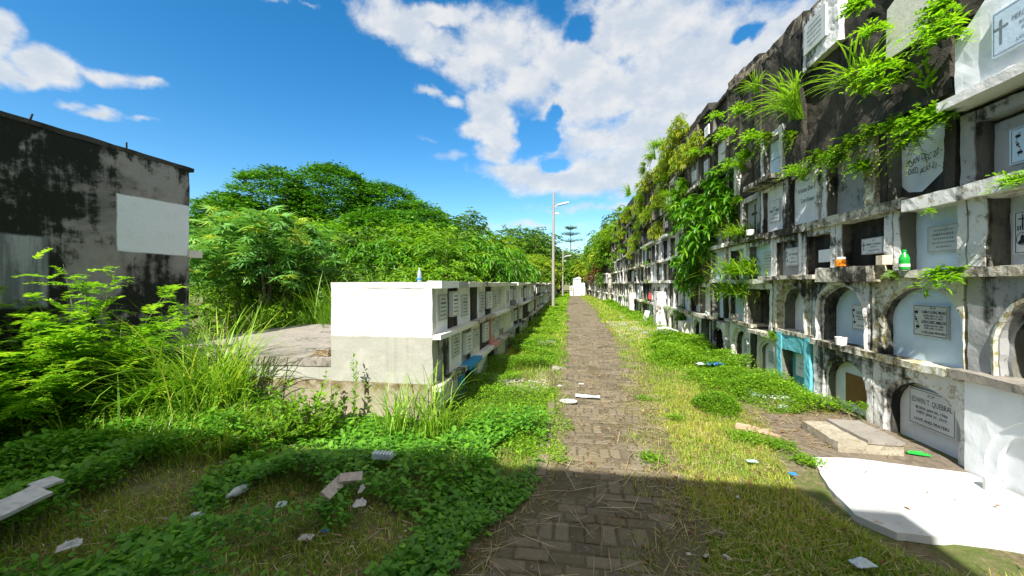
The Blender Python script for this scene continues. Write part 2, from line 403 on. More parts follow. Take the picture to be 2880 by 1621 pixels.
L['yellow'] = leafmat('yellowing_leaves', (0.121, 0.217, 0.018), (0.351, 0.465, 0.027), (0.620, 0.527, 0.045), transl=.4)
L['red'] = leafmat('withered_leaves', (.14, .06, .025), (.30, .15, .06), (.34, .28, .08), transl=.3)
L['blade'] = leafmat('tall_grass_blades', (0.095, 0.232, 0.018), (0.270, 0.465, 0.036), (0.567, 0.620, 0.108), transl=.4)

# ------------------------------------------------------------------ ground and path
def pl(y): return .07*noise.noise(Vector((9, y*1.6, 4)))+float(np.interp(y, [0, 2.1, 3.2, 5, 8.4, 18, 40, 75], [-.62, -.56, -.18, -.22, -.30, -.41, -.40, -.3]))
def pr(y): return .17*noise.noise(Vector((0, y*1.3, 4)))+.08*noise.noise(Vector((3, y*5, 4)))-.04+float(np.interp(y, [0, 2.1, 3.2, 5, 8.4, 12, 18, 40, 75], [.5, .62, .80, .98, 1.38, 1.6, 1.55, 1.2, .9]))
m, nt = newmat('soil_and_thatch')
g = nt.n('ShaderNodeNewGeometry'); P = g.outputs['Position']
a = nt.noise(P, 1.3, 8, .65); b = nt.noise(P, 22, 9, .75); c3 = nt.noise(P, 5, 6, .7)
col = nt.mix(nt.ramp(b.outputs[0], .35, .7), (.13, .105, .06), (.28, .23, .14))
col = nt.mix(nt.math('MULTIPLY', nt.ramp(c3.outputs[0], .38, .60), .8), col, (.10, .15, .03))
col = nt.mix(nt.math('MULTIPLY', nt.ramp(a.outputs[0], .55, .72), .5), col, (.30, .27, .22))
sp = nt.n('ShaderNodeSeparateXYZ'); nt.l(P, sp.inputs[0])
def spot(cx_, cy_, rx_, ry_):
    d = nt.vm('LENGTH', nt.vm('MULTIPLY', nt.vm('SUBTRACT', P, (cx_, cy_, 0)), (1/rx_, 1/ry_, 0)), out=1)
    return nt.ramp(nt.math('ADD', d, nt.math('MULTIPLY', nt.math('SUBTRACT', c3.outputs[0], .5), 1.2)), 1.15, .75)
rub = nt.math('MAXIMUM', nt.math('MAXIMUM', spot(2.0, 13.2, 1.0, 2.2), spot(-.75, 5.95, .4, .25)), nt.math('MAXIMUM', spot(-.45, 6.7, .2, .6), spot(-.75, 9.9, .5, .3)))
col = nt.mix(rub, col, nt.mix(nt.ramp(b.outputs[0], .35, .7), (.20, .17, .12), (.34, .295, .22)))
finish(nt, col, .95, b.outputs[0], .8, .03, .1); M['soil'] = m
gb = MB()
xs = sorted(set([-1200, -500, -200, -80, -40, -20] + [round(-12+i*.25, 3) for i in range(81)] + [12, 20, 40, 80, 200, 500, 1200]))
ys = sorted(set([-1200, -400, -100, -30, -10, -4] + [round(i*.3, 3) for i in range(70)] + [25, 30, 40, 60, 80, 120, 200, 500, 1200]))
def gz(x, y):
    k = max(0, min(1, (abs(x)+abs(y)*.0-0)*1))
    base = noise.noise(Vector((x*.7, y*.7, 3)))*.035 - .02
    edge = 1 if (x < pl(y)-.15 or (x > pr(y)+.2 and x < 2.4)) else .15
    return base*edge if abs(x) < 14 and -1 < y < 22 else -.02
vs = [(x, y, gz(x, y)) for y in ys for x in xs]; nx = len(xs)
gb.add(vs, [(j*nx+i, j*nx+i+1, (j+1)*nx+i+1, (j+1)*nx+i) for j in range(len(ys)-1) for i in range(nx-1)], m)
go = gb.build('ground', smooth=True); tag(go, kind='structure', label='brown soil ground of the cemetery under grass and weeds')

m, nt = newmat('worn_pavers')
g = nt.n('ShaderNodeNewGeometry'); P = g.outputs['Position']
a = nt.noise(P, 2.2, 8, .7); b = nt.noise(P, 40, 8, .75); c3 = nt.noise(P, 7, 6, .7)
ri = g.outputs['Random Per Island']
col = nt.mix(ri, (.095, .080, .055), (.19, .16, .112))
col = nt.mix(nt.ramp(b.outputs[0], .5, .75), col, (.25, .22, .17))
col = nt.mix(nt.math('MULTIPLY', nt.ramp(a.outputs[0], .48, .66), .8), col, (.19, .155, .09))
col = nt.mix(nt.math('MULTIPLY', nt.ramp(c3.outputs[0], .56, .68), .5), col, (.09, .105, .03))
finish(nt, col, .9, nt.math('ADD', b.outputs[0], c3.outputs[0]), .6, .012, .2); M['paver'] = m
M['joint'] = plain('path_dirt', (.115, .10, .06), .95, .1)
pb = MB()
YS = [-2+i*1.0 for i in range(78)]
ny_ = 400
def dz(u, v):
    y = -1+66*v**2.0; x = pl(y)-.12+(pr(y)-pl(y)+.24)*u
    e = min(x-pl(y), pr(y)-x)
    return (x, y, .0085+.014*max(-.3, noise.noise(Vector((x*1.8, y*1.1, 7)))+.5*noise.noise(Vector((x*7, y*5, 2))))+(.006 if e < .12 else 0))
pb.grid(dz, 26, ny_, M['joint'])
y = .9; row = 0
while y < 62:
    ph = .205 if (row//2) % 3 == 2 else .205
    dh = .10 if y < 30 else .2
    if row % 5 == 3: dh = .2; lw = .10
    else: lw = .205
    x = pl(y)-.1 - (row % 2)*lw*.5; x += random.uniform(-.01, .01)
    while x < pr(y)+.1:
        hid = (x < pl(y)-.02 or x+lw > pr(y)+.02) and random.random() < .5
        if not hid:
            g0 = .006; zt = .016+random.uniform(-.004, .004)+.008*noise.noise(Vector((x*1.5, y*1.5, 0)))
            tx, ty = random.uniform(-.02, .02), random.uniform(-.02, .02); e = .008
            j = [random.uniform(-.004, .004) for _ in range(8)]
            x0, x1, y0, y1 = x+g0+j[0], x+lw-g0+j[1], y+g0+j[2], y+dh-g0+j[3]
            zz = lambda X, Y: zt+(X-x)*tx+(Y-y)*ty
            top = [(x0+e, y0+e), (x1-e, y0+e), (x1-e, y1-e), (x0+e, y1-e)]; bot = [(x0, y0), (x1, y0), (x1, y1), (x0, y1)]
            pb.add([(p[0], p[1], zz(*p)) for p in top]+[(p[0], p[1], zz(*p)-.006) for p in bot]+[(p[0], p[1], -.01) for p in bot],
                   [(0, 1, 2, 3)]+[(4+i, 4+(i+1) % 4, (i+1) % 4, i) for i in range(4)]+[(8+i, 8+(i+1) % 4, 4+(i+1) % 4, 4+i) for i in range(4)], M['paver'])
        x += lw
    y += dh; row += 1
po = pb.build('path'); tag(po, kind='structure', label='narrow path of worn brown brick pavers running to the far end')

def sheet(name, pts, z0, z1, mat, rag=.015, seg=.06, amp=.0):
    """flat slab with a ragged outline"""
    out = []
    for i, p in enumerate(pts):
        q = pts[(i+1) % len(pts)]; d = math.hypot(q[0]-p[0], q[1]-p[1]); n = max(1, int(d/seg))
        for k in range(n):
            t = k/n; X, Y = p[0]+(q[0]-p[0])*t, p[1]+(q[1]-p[1])*t
            v = noise.noise_vector(Vector((X*6, Y*6, z1)))*rag+noise.noise_vector(Vector((X*22, Y*22, z1)))*rag*.5
            out.append((X+v.x, Y+v.y))
    b = MB(); n = len(out)
    b.add([(x, y, z1) for x, y in out], [tuple(range(n))], mat)
    b.add([(x, y, z1) for x, y in out]+[(x, y, z0) for x, y in out], [(i, i+n, (i+1) % n+n, (i+1) % n) for i in range(n)], mat)
    o = b.build(name)
    me = o.data
    if me.polygons[0].normal.z < 0: me.flip_normals()
    return o
dp = lambda L_, z=0: [on_ground(u, v, z)[:2] for u, v in L_]
ap = sheet('pavement', dp([(1850, 1003), (1960, 985), (2040, 1000), (2230, 1085), (2445, 1190), (2445, 1230), (2250, 1205), (2050, 1180), (1990, 1120), (1900, 1062)]), -.03, .018, M['apron'], .03)
tag(ap, kind='structure', label='dirty brown cement apron at the foot of the niche wall')
ws = sheet('painted_slab', dp([(2040, 1150), (2140, 1153), (2250, 1166), (2440, 1191), (2500, 1216), (2760, 1340), (2760, 1440), (2576, 1385), (2400, 1353), (2250, 1340), (2150, 1293), (2085, 1225)], .02), -.03, .02, M['whiteslab'], .018)
tag(ws, 'flat ground slab freshly painted bright white at the foot of the niche wall', 'slab')
kb = MB()
for (y0, y1, x) in ((3.15, 3.9, -.26), (3.95, 4.5, -.25), (4.6, 5.2, -.27)):
    kb.box(x-.045, x+.045, y0, y1, -.03, .030, M['apron'], .06)
kb.rough(.008, 7)
tag(kb.build('kerb'), 'broken grey concrete kerb strip along the left edge of the brick path', 'kerb')
st = MB(); st.box(-.95, -.42, 10.1, 10.35, -.02, .09, M['slab'], .08); st.rough(.01, 6)
tag(st.build('stepping_slab'), 'narrow concrete slab lying across the weeds left of the path', 'slab')
# ------------------------------------------------------------------ writing
def text_geo(s, size, bold=0.0, sx=1.0):
    cu = bpy.data.curves.new('t', 'FONT'); cu.body = s; cu.size = size; cu.align_x = 'CENTER'; cu.align_y = 'CENTER'
    cu.resolution_u = 2; cu.offset = bold*size
    ob = bpy.data.objects.new('t', cu); COL.objects.link(ob)
    dg = bpy.context.evaluated_depsgraph_get(); me = ob.evaluated_get(dg).to_mesh()
    vs = [(v.co.x*sx, v.co.y) for v in me.vertices]; fs = [tuple(p.vertices) for p in me.polygons]
    bpy.data.objects.remove(ob); bpy.data.curves.remove(cu)
    return vs, fs
class Face:
    """a wall face: s runs along the path, z up, n out of the wall towards the path"""
    def __init__(s, side, X): s.side = side; s.X = X
    def x(s, y): return s.X(y) if callable(s.X) else s.X
    def T(s, n, y, z): return (s.x(y)+s.side*n, y, z)
    def box(s, mb, n0, n1, s0, s1, z0, z1, mat, seg=None): mb.box(n0, n1, s0, s1, z0, z1, mat, seg, s.T)
def put2d(mb, F, vs, fs, sc, zc, n, mat):
    """flat shapes (right, up) as a person facing the wall reads them"""
    d = -1 if F.side < 0 else 1
    mb.add([F.T(n, sc+d*a, zc+b) for a, b in vs], fs, mat)
def line(mb, F, sc, zc, a0, a1, b0, b1, n, mat):
    put2d(mb, F, [(a0, b0), (a1, b0), (a1, b1), (a0, b1)], [(0, 1, 2, 3)], sc, zc, n, mat)
def border(mb, F, sc, zc, w, h, t, n, mat):
    line(mb, F, sc, zc, -w, w, h-t, h, n, mat); line(mb, F, sc, zc, -w, w, -h, -h+t, n, mat)
    line(mb, F, sc, zc, -w, -w+t, -h+t, h-t, n, mat); line(mb, F, sc, zc, w-t, w, -h+t, h-t, n, mat)
def worn_words(mb, F, sc, zc, w, h, n, mat, rows=5, r=random):
    """lettering too worn and small to read: rows of broken strokes"""
    for k in range(rows):
        zz = h*(.72-1.44*k/(rows-1)); half = w*r.uniform(.45, .8); x = -half
        th = h*(.10 if k in (1,) else .06)
        while x < half:
            ww = w*r.uniform(.05, .14)
            line(mb, F, sc, zc, x, min(half, x+ww), zz-th, zz+th, n, mat); x += ww+w*r.uniform(.03, .07)
def blob2d(pts): return pts, [tuple(range(len(pts)))]
def cross2d(mb, F, sc, zc, a, b, s, n, mat):
    line(mb, F, sc, zc, a-s*.1, a+s*.1, b-s, b+s, n, mat); line(mb, F, sc, zc, a-s*.55, a-s*.1, b+s*.25, b+s*.45, n, mat); line(mb, F, sc, zc, a+s*.1, a+s*.55, b+s*.25, b+s*.45, n, mat)
def vine2d(mb, F, sc, zc, a, b, s, n, mat):
    """praying-hands-and-flower emblem beside the words: a wavy stem with leaf shapes"""
    for k in range(9):
        t = k/8; x = a+math.sin(t*7)*s*.16; z = b-s+2*s*t; r = s*(.07+.10*(k % 3 == 1))
        vs = [(x+r*math.cos(q*math.pi/3)*(1.5 if k % 2 else .8), z+r*math.sin(q*math.pi/3)) for q in range(6)]
        put2d(mb, F, vs, [tuple(range(6))], sc, zc, n+.0004*(k % 2), mat)

def plaque(F, sc, zc, w, h, n0, th=.03, lines=None, mat='plaque', ink='ink', emblem=None, frame=True, parent=None, rows=5, label=None, tilt=0, r=random):
    mb = MB()
    F.box(mb, n0, n0+th, sc-w, sc+w, zc-h, zc+h, M[mat], None)
    n = n0+th+.0012
    if frame: border(mb, F, sc, zc, w*.95, h*.94, min(w, h)*.03, n, M[ink])
    if lines:
        for (tx, b, size, bold) in lines:
            vs, fs = text_geo(tx, size*h, bold, 1.0)
            if vs:
                mw = max(abs(p[0]) for p in vs); lim = w*(.68 if emblem else .86)
                k = min(1, lim/mw) if mw > 0 else 1
                off = w*.20 if emblem else 0
                put2d(mb, F, [(p[0]*k+off, p[1]+b*h) for p in vs], fs, sc, zc, n+.0004, M[ink])
    elif rows: worn_words(mb, F, sc+(0), zc, w*.85, h*.85, n, M[ink], rows, r)
    if emblem == 'vine': vine2d(mb, F, sc, zc, -w*.78, h*.05, h*.62, n, M[ink])
    if emblem == 'cross': cross2d(mb, F, sc, zc, -w*.76, h*.0, h*.55, n, M[ink])
    if emblem == 'saint':
        cross2d(mb, F, sc, zc, -w*.78, h*.52, h*.32, n, M[ink])
        for q in range(5): line(mb, F, sc, zc, -w*.9+q*w*.055, -w*.87+q*w*.055, h*.1, h*(.32+.1*(q == 2)), n, M[ink])
        ring = [(-w*.78+w*.15*math.cos(a*math.pi/10)*r_, -h*.28+h*.30*math.sin(a*math.pi/10)*r_) for r_ in (1, .9) for a in range(20)]
        put2d(mb, F, ring, [(i, (i+1) % 20, 20+(i+1) % 20, 20+i) for i in range(20)], sc, zc, n, M[ink])
        put2d(mb, F, [(-w*.78+p*w, -h*.28+q*h) for p, q in ((-.10, -.24), (.10, -.24), (.07, -.08), (.03, -.02), (.045, .1), (0, .2), (-.045, .12), (-.05, -.04), (-.09, -.12))], [tuple(range(9))], sc, zc, n+.0004, M[ink])
    o = mb.build('plaque', parent, label=label)
    return o

# ------------------------------------------------------------------ one niche
def niche_sq(F, s0, s1, z0, z1, frame, panel, parent, depth=.2, jw=.07, nf=.0, seg=.05, amp=.013, sep=True, lintel=.05, top=False, jamb=True):
    mb = MB(); D0 = -.30; s0 += .008; s1 -= .008
    F.box(mb, D0, nf, s0, s0+jw, z0, z1, M[frame], seg)
    F.box(mb, D0, nf, s1-jw, s1, z0, z1, M[frame], seg)
    if jamb:
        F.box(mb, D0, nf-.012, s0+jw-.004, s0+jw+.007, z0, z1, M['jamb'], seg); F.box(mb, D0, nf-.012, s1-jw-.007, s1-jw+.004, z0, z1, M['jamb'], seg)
    if lintel: F.box(mb, D0, nf-.012, s0+jw*.8, s1-jw*.8, z1-lintel, z1, M[frame], seg)
    if amp: mb.rough(amp, 6)
    pn = -depth
    if sep:
        o = mb.build('niche', parent)
        p = MB(); F.box(p, D0+.01, pn, s0+jw*.7, s1-jw*.7, z0, z1-lintel*.5, M[panel], seg*2)
        p.rough(amp*.3, 3); p.build('closure_panel', o)
    else:
        F.box(mb, D0+.01, pn, s0+jw*.7, s1-jw*.7, z0, z1-lintel*.5, M[panel], None)
        o = mb.build('niche', parent)
    return o, pn
def niche_arch(F, s0, s1, z0, z1, frame, panel, parent, depth=.12, hw=None, spring=None, hgt=None, steps=((.0, .05), (.05, .12)), nf=0, amp=.013, seg=.05, sep=True, cs=None, mould=None, jamb=True):
    s0 += .008; s1 -= .008; mb = MB(); cs = (s0+s1)/2 if cs is None else cs; hw = hw or (s1-s0)*.38
    hgt = hgt or hw*.95; spring = spring or z1-.1-hgt
    ca = sorted(set([round(math.pi*k/22, 4) for k in range(23)]+[round(math.atan2(z1-spring, s1-cs), 4), round(math.atan2(z1-spring, s0-cs), 4)]), reverse=True)
    nv = max(2, int((spring-z0)/seg))
    def path(hw_, hg_):
        a = [(cs-hw_, z0+(spring-z0)*k/nv) for k in range(nv)]
        b = [(cs+hw_*math.cos(t), spring+hg_*math.sin(t)) for t in ca]
        c = [(cs+hw_, z0+(spring-z0)*(nv-k)/nv) for k in range(1, nv+1)]
        return a+b+c
    outer = [(s0, z0+(spring-z0)*k/nv) for k in range(nv)]
    for t in ca:
        dx, dz = math.cos(t), math.sin(t)
        k1 = ((s1-cs)/dx if dx > 1e-6 else (s0-cs)/dx if dx < -1e-6 else 1e9); k2 = (z1-spring)/dz if dz > 1e-6 else 1e9
        k = min(k1, k2); outer.append((cs+dx*k, spring+dz*k))
    outer += [(s1, z0+(spring-z0)*(nv-k)/nv) for k in range(1, nv+1)]
    rings = [(outer, -.30), (outer, nf)]
    p0 = path(hw, hgt); ns = 3
    for k in range(1, ns+1): rings.append(([(a[0]+(b[0]-a[0])*k/ns, a[1]+(b[1]-a[1])*k/ns) for a, b in zip(outer, p0)], nf))
    last = p0; n_ = nf
    for ins, dep in steps:
        q = path(hw-ins, hgt-ins); rings.append((q, n_)); n_ = nf-dep; rings.append((q, n_))
    rings.append((rings[-1][0], -depth-.03))
    vs = []; N = len(outer)
    for rr, n__ in rings: vs += [F.T(n__, s, z) for s, z in rr]
    fq = lambda rr: [(r_*N+i, r_*N+i+1, (r_+1)*N+i+1, (r_+1)*N+i) for r_ in rr for i in range(N-1)]
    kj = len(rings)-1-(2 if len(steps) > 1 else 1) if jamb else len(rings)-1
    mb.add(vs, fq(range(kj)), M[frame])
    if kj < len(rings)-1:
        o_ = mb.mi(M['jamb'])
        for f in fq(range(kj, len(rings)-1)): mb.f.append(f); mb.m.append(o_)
    if mould:      # raised hoop round the opening
        pts = [F.T(nf+.005, s, z) for s, z in path(hw+.03, hgt+.03)]; mb.tube(pts, .022, M[mould], 5)
    mb.rough(amp, 6)
    if sep: o = mb.build('niche', parent); p = MB()
    else: p = mb
    F.box(p, -.29, -depth, cs-hw-.02, cs+hw+.02, z0, min(z1-.01, spring+hgt+.02), M[panel], seg*2 if sep else None)
    if sep: p.rough(amp*.3, 3); p.build('closure_panel', o)
    else: o = mb.build('niche', parent)
    return o, -depth
def ledge(F, s0, s1, z0, z1, nout, mat, parent, seg=.05, amp=.012, nin=-.30, name='ledge', label=None):
    mb = MB(); F.box(mb, nin, nout, s0, s1, z0, z1, M[mat], seg)
    if amp: mb.rough(amp, 5)
    return mb.build(name, parent, label=label)

# ------------------------------------------------------------------ right niche wall, nearest length
FR = Face(-1, 3.35)
S = lambda u: on_x(u, 700, 3.35)[1]
rw = empty('niche_wall', (3.35, 6, 0), 'tall blackened tomb wall nearest on the right with arched and square burial niches', 'tomb wall')
mb = MB()
tops = [(2.2, 4.0, 4.9), (4.0, 5.4, 5.15), (5.4, 6.25, 5.38), (6.25, 7.7, 5.6), (7.7, 9.0, 5.85)]
for (a, b, t) in tops: FR.box(mb, -2.4, -.27, a, b, -.05, t, M['black'], .25)
mb.rough(.02, 2.5); mb.build('wall_body', rw)
# rough masonry of the upper rows, standing proud of the body
mb = MB()
for (a, b, z0, z1, n1) in [(2.2, 2.9, 3.35, 4.9, -.0), (2.9, 4.05, 3.9, 4.9, -.03), (4.05, 5.4, 3.33, 5.13, -.02), (5.4, 6.25, 3.33, 5.37, -.05), (6.25, 6.75, 3.33, 5.6, .02), (6.75, 7.5, 4.18, 5.6, .0), (7.5, 7.72, 3.33, 5.6, .03),
                           (7.72, 8.5, 3.33, 5.86, -.04), (8.5, 9.0, 4.2, 5.86, -.01), (4.05, 4.98, 3.3, 3.36, .05), (2.9, 4.05, 3.0, 3.34, -.06)]:
    FR.box(mb, -.30, n1, a, b, z0, z1, M['black'], .09)
mb.rough(.035, 3.2)
mb.build('upper_masonry', rw)
mb = MB()
for k in range(9):
    a = 5.5+k*.39; FR.box(mb, -.5, .012, a+.01, a+.37, np.interp(a, [5.4, 7.6, 9], [5.3, 5.55, 5.8]), np.interp(a, [5.4, 7.6, 9], [5.3, 5.55, 5.8])+random.uniform(.10, .22), M['block'], .08)
mb.rough(.02, 4); mb.build('coping', rw)
# ledges between the rows
ledge(FR, 3.88, 6.0, .76, .83, .06, 'mossy', rw); ledge(FR, 6.0, 7.0, .80, .86, .03, 'ledge', rw)
ledge(FR, 7.0, 7.75, .70, .76, .14, 'ledge', rw); ledge(FR, 7.75, 9.0, .78, .84, .08, 'ledge', rw)
ledge(FR, 2.2, 3.9, 1.66, 1.74, .05, 'ledge', rw); ledge(FR, 3.9, 4.75, 1.66, 1.73, .06, 'ledge', rw); ledge(FR, 4.75, 5.75, 1.62, 1.80, .13, 'ledge', rw)
ledge(FR, 5.75, 7.3, 1.66, 1.72, .16, 'ledge', rw, name='ledge'); ledge(FR, 7.3, 9.0, 1.60, 1.68, .06, 'ledgew', rw)
ledge(FR, 2.2, 4.45, 2.32, 2.44, .07, 'white', rw); ledge(FR, 4.45, 7.3, 2.36, 2.47, .06, 'ledge', rw); ledge(FR, 7.3, 9.0, 2.40, 2.47, .10, 'ledge', rw)
ledge(FR, 6.0, 6.75, 3.26, 3.32, .05, 'ledge', rw); ledge(FR, 6.7, 7.65, 3.28, 3.36, .26, 'ledge', rw)
ledge(FR, 4.9, 6.0, 3.28, 3.34, .02, 'black', rw)
# row 1
o, pn = niche_arch(FR, 3.88, 4.93, 0, .76, 'white', 'p_white', rw, depth=.12, hw=.42, hgt=.36, spring=.30, steps=((.0, .03), (.05, .06)), cs=4.36)
plaque(FR, 4.33, .36, .25, .185, pn, .03, [("R.I.P", .74, .22, .0), ("EDWIN T. QUEBRAL", .36, .40, 0), ("BORN: JAN 06, 1966", -.02, .21, .01), ("DIED: JAN 21, 2010", -.26, .21, .01), ("LOVE AND PRAYERS", -.66, .22, .01)], parent=o, frame=True)
o, pn = niche_arch(FR, 4.93, 6.03, 0, .78, 'white2', 'p_white', rw, depth=.13, hw=.40, hgt=.33, spring=.34, steps=((.0, .04), (.05, .07)), cs=5.42)
mb = MB(); FR.box(mb, pn, pn+.012, 5.2, 5.56, .10, .46, M['rust']); mb.build('plaque', o, label='plain brown board')
o, pn = niche_sq(FR, 6.05, 6.95, 0, .82, 'teal', 'teal', rw, depth=.14, jw=.13, lintel=.26, nf=.03)
plaque(FR, 6.46, .34, .22, .17, pn, .02, [("J M J", .62, .26, 0), ("BORN: JAN 1938", .15, .18, 0), ("DIED: MARCH 2010", -.25, .18, 0)], 'p_white', parent=o, frame=False)
o, pn = niche_arch(FR, 6.98, 7.72, 0, .70, 'p_cream', 'p_white', rw, depth=.08, hw=.26, hgt=.2, spring=.4, steps=((.0, .03), (.05, .05)))
plaque(FR, 7.3, .32, .11, .10, pn, .02, mat='plaque2', parent=o, rows=4)
o, pn = niche_arch(FR, 7.9, 8.95, 0, .78, 'white', 'p_white', rw, depth=.15, hw=.34, hgt=.3, spring=.4, steps=((.0, .03), (.06, .06), (.05, .09)), mould='white')
plaque(FR, 8.4, .33, .16, .14, pn, .02, mat='plaque2', parent=o, rows=5)
mb = MB(); FR.box(mb, -.3, .03, 7.73, 7.89, 0, .8, M['p_dark'], .06); mb.rough(.012, 6); mb.build('pier', rw)
# row 2
o, pn = niche_arch(FR, 2.2, 3.88, .86, 1.66, 'p_grey', 'hole_shade', rw, depth=.28, hw=.56, hgt=.46, spring=1.1, steps=((.0, .06), (.03, .2)), cs=3.06, mould='mossy')
o, pn = niche_arch(FR, 3.9, 4.95, .83, 1.66, 'mossy', 'p_blue', rw, depth=.10, hw=.45, hgt=.40, spring=1.18, steps=((.0, .03), (.02, .06)), cs=4.36)
plaque(FR, 4.33, 1.235, .185, .155, pn, .02, [("R.I.P.", .80, .2, .01), ("CAMILO QUIRIC MESIAS", .54, .26, .01), ("BORN: MAY 21, 1961", .32, .15, .012), ("DIED: JAN 21, 2012", .16, .15, .012), ("LORNA QUIRIC AMBILLON", -.08, .26, .01), ("BORN: JAN 07, 1966", -.30, .15, .012), ("DIED: JAN 19, 2022", -.46, .15, .012), ("LOVE AND PRAYERS", -.74, .2, .012)], parent=o, emblem='vine', mat='plaque2')
o, pn = niche_arch(FR, 4.98, 6.05, .83, 1.62, 'white2', 'p_blue', rw, depth=.20, hw=.42, hgt=.36, spring=1.22, steps=((.0, .05), (.03, .13)), mould='white', cs=5.48)
plaque(FR, 5.38, 1.18, .165, .16, pn, .02, [("R.I.P", .7, .2, .01), ("ROSITA T. CAYING", .34, .30, .01), ("BORN: DEC 30, 1944", .05, .16, .01), ("DIED: FEB 8, 2012", -.15, .16, .01), ("LOVE AND PRAYERS", -.66, .16, .01)], parent=o, emblem='vine')
o, pn = niche_arch(FR, 6.07, 7.12, .86, 1.66, 'mossy', 'p_white', rw, depth=.24, hw=.38, hgt=.38, spring=1.2, steps=((.0, .08), (.05, .16)), mould='mossy', cs=6.6)
o, pn = niche_sq(FR, 7.15, 8.2, .80, 1.6, 'white2', 'p_dark', rw, depth=.24, jw=.09, lintel=.1)
plaque(FR, 7.5, 1.16, .13, .12, pn, .03, mat='plaque2', parent=o, rows=0, frame=False)
o, pn = niche_sq(FR, 8.22, 9.0, .84, 1.6, 'white2', 'p_blue', rw, depth=.1, jw=.08, lintel=.05)
mb = MB(); FR.box(mb, pn, pn+.01, 8.44, 8.66, 1.3, 1.52, M['hole_shade']); mb.build('opening', o)  # solid dark plate painting the shade of a hole in the panel
# row 3
o, pn = niche_sq(FR, 2.2, 3.88, 1.74, 2.34, 'white', 'p_white', rw, depth=.17, jw=.14, lintel=.04)
plaque(FR, 3.36, 2.0, .30, .17, pn, .045, [("R.I.P.", .72, .2, .01), ("FERNANDO", .34, .36, .0), ("BORN JUNE 1950", .06, .2, .005), ("DIED APRIL 2014", -.2, .2, .005), ("LOVE AND PRAYERS", -.74, .2, .005)], emblem='saint', parent=o)
o, pn = niche_sq(FR, 3.88, 4.66, 1.72, 2.36, 'white', 'p_blue', rw, depth=.15, jw=.075, lintel=.03)
plaque(FR, 4.24, 2.03, .17, .13, pn, .03, mat='plaque2', ink='ink2', parent=o, rows=5)
o, pn = niche_sq(FR, 4.66, 5.56, 1.80, 2.40, 'white2', 'p_dark', rw, depth=.12, jw=.10, lintel=.05)
plaque(FR, 4.98, 2.03, .155, .09, pn, .10, [("R.I.P", .66, .26, .01), ("BIEN T. DUGAL", .2, .36, .01), ("BORN 1971", -.15, .2, .01), ("LOVE AND PRAYERS", -.6, .2, .01)], parent=o, emblem='cross')
o, pn = niche_sq(FR, 5.56, 6.3, 1.72, 2.38, 'white2', 'p_dark', rw, depth=.12, jw=.09, lintel=.10)
plaque(FR, 5.88, 1.98, .13, .085, pn, .06, mat='p_white', parent=o, rows=0, frame=False)
o, pn = niche_sq(FR, 6.3, 7.12, 1.72, 2.36, 'white', 'p_grey', rw, depth=.10, jw=.08, lintel=.08)
plaque(FR, 6.66, 2.02, .17, .14, pn, .05, [("R.I.P", .7, .2, .01), ("ECP SUMAN", .25, .4, .0), ("BORN 1960", -.15, .16, .01), ("IN LOVING MEMORY", -.6, .16, .01)], parent=o, emblem='vine')
o, pn = niche_sq(FR, 7.12, 8.12, 1.70, 2.38, 'white2', 'p_blue', rw, depth=.13, jw=.08, lintel=.08)
plaque(FR, 7.5, 2.0, .2, .17, pn, .02, mat='plaque2', ink='ink2', parent=o, rows=5)
o, pn = niche_sq(FR, 8.14, 9.0, 1.68, 2.38, 'p_white', 'p_white', rw, depth=.18, jw=.09, lintel=.08)
plaque(FR, 8.55, 2.02, .11, .12, pn, .02, mat='plaque2', parent=o, rows=6)
# row 4
o, pn = niche_sq(FR, 2.2, 3.95, 2.44, 3.06, 'p_grey', 'p_dark', rw, depth=.14, jw=.12, lintel=.1)
p2 = MB(); FR.box(p2, -.28, pn+.03, 2.7, 3.78, 2.46, 2.92, M['p_grey'], .1); p2.rough(.004, 4); p2.build('closure_panel', o)
plaque(FR, 3.36, 2.68, .29, .14, pn+.03, .02, [("R.I.P", .72, .22, .01), ("ROGELIO N. CABRAL", .3, .42, .0), ("BORN OCT 22, 1952", -.05, .18, .01), ("DIED MAY 10, 2009", -.28, .18, .01), ("LOVE AND PRAYERS", -.7, .2, .01)], parent=o, emblem='vine', mat='p_blue')
o, pn = niche_sq(FR, 3.98, 4.86, 2.47, 3.3, 'black', 'p_white', rw, depth=.15, jw=.1, lintel=.06)
hb = MB()
for tx, b, sz, rx in (("BORN DEC 22 - 1987", 2.87, .09, .03), ("DIED AUG 21 - 2021", 2.75, .085, -.02)):
    vs, fs = text_geo(tx, sz, -.0)
    vs = [(x*.66+y_*.12, y_+.014*math.sin(x*19+b*30)+.008*math.sin(x*47)+x*rx) for x, y_ in vs]; put2d(hb, FR, vs, fs, 4.42, b, pn+.004, M['ink'])
hb.build('handwriting', o)
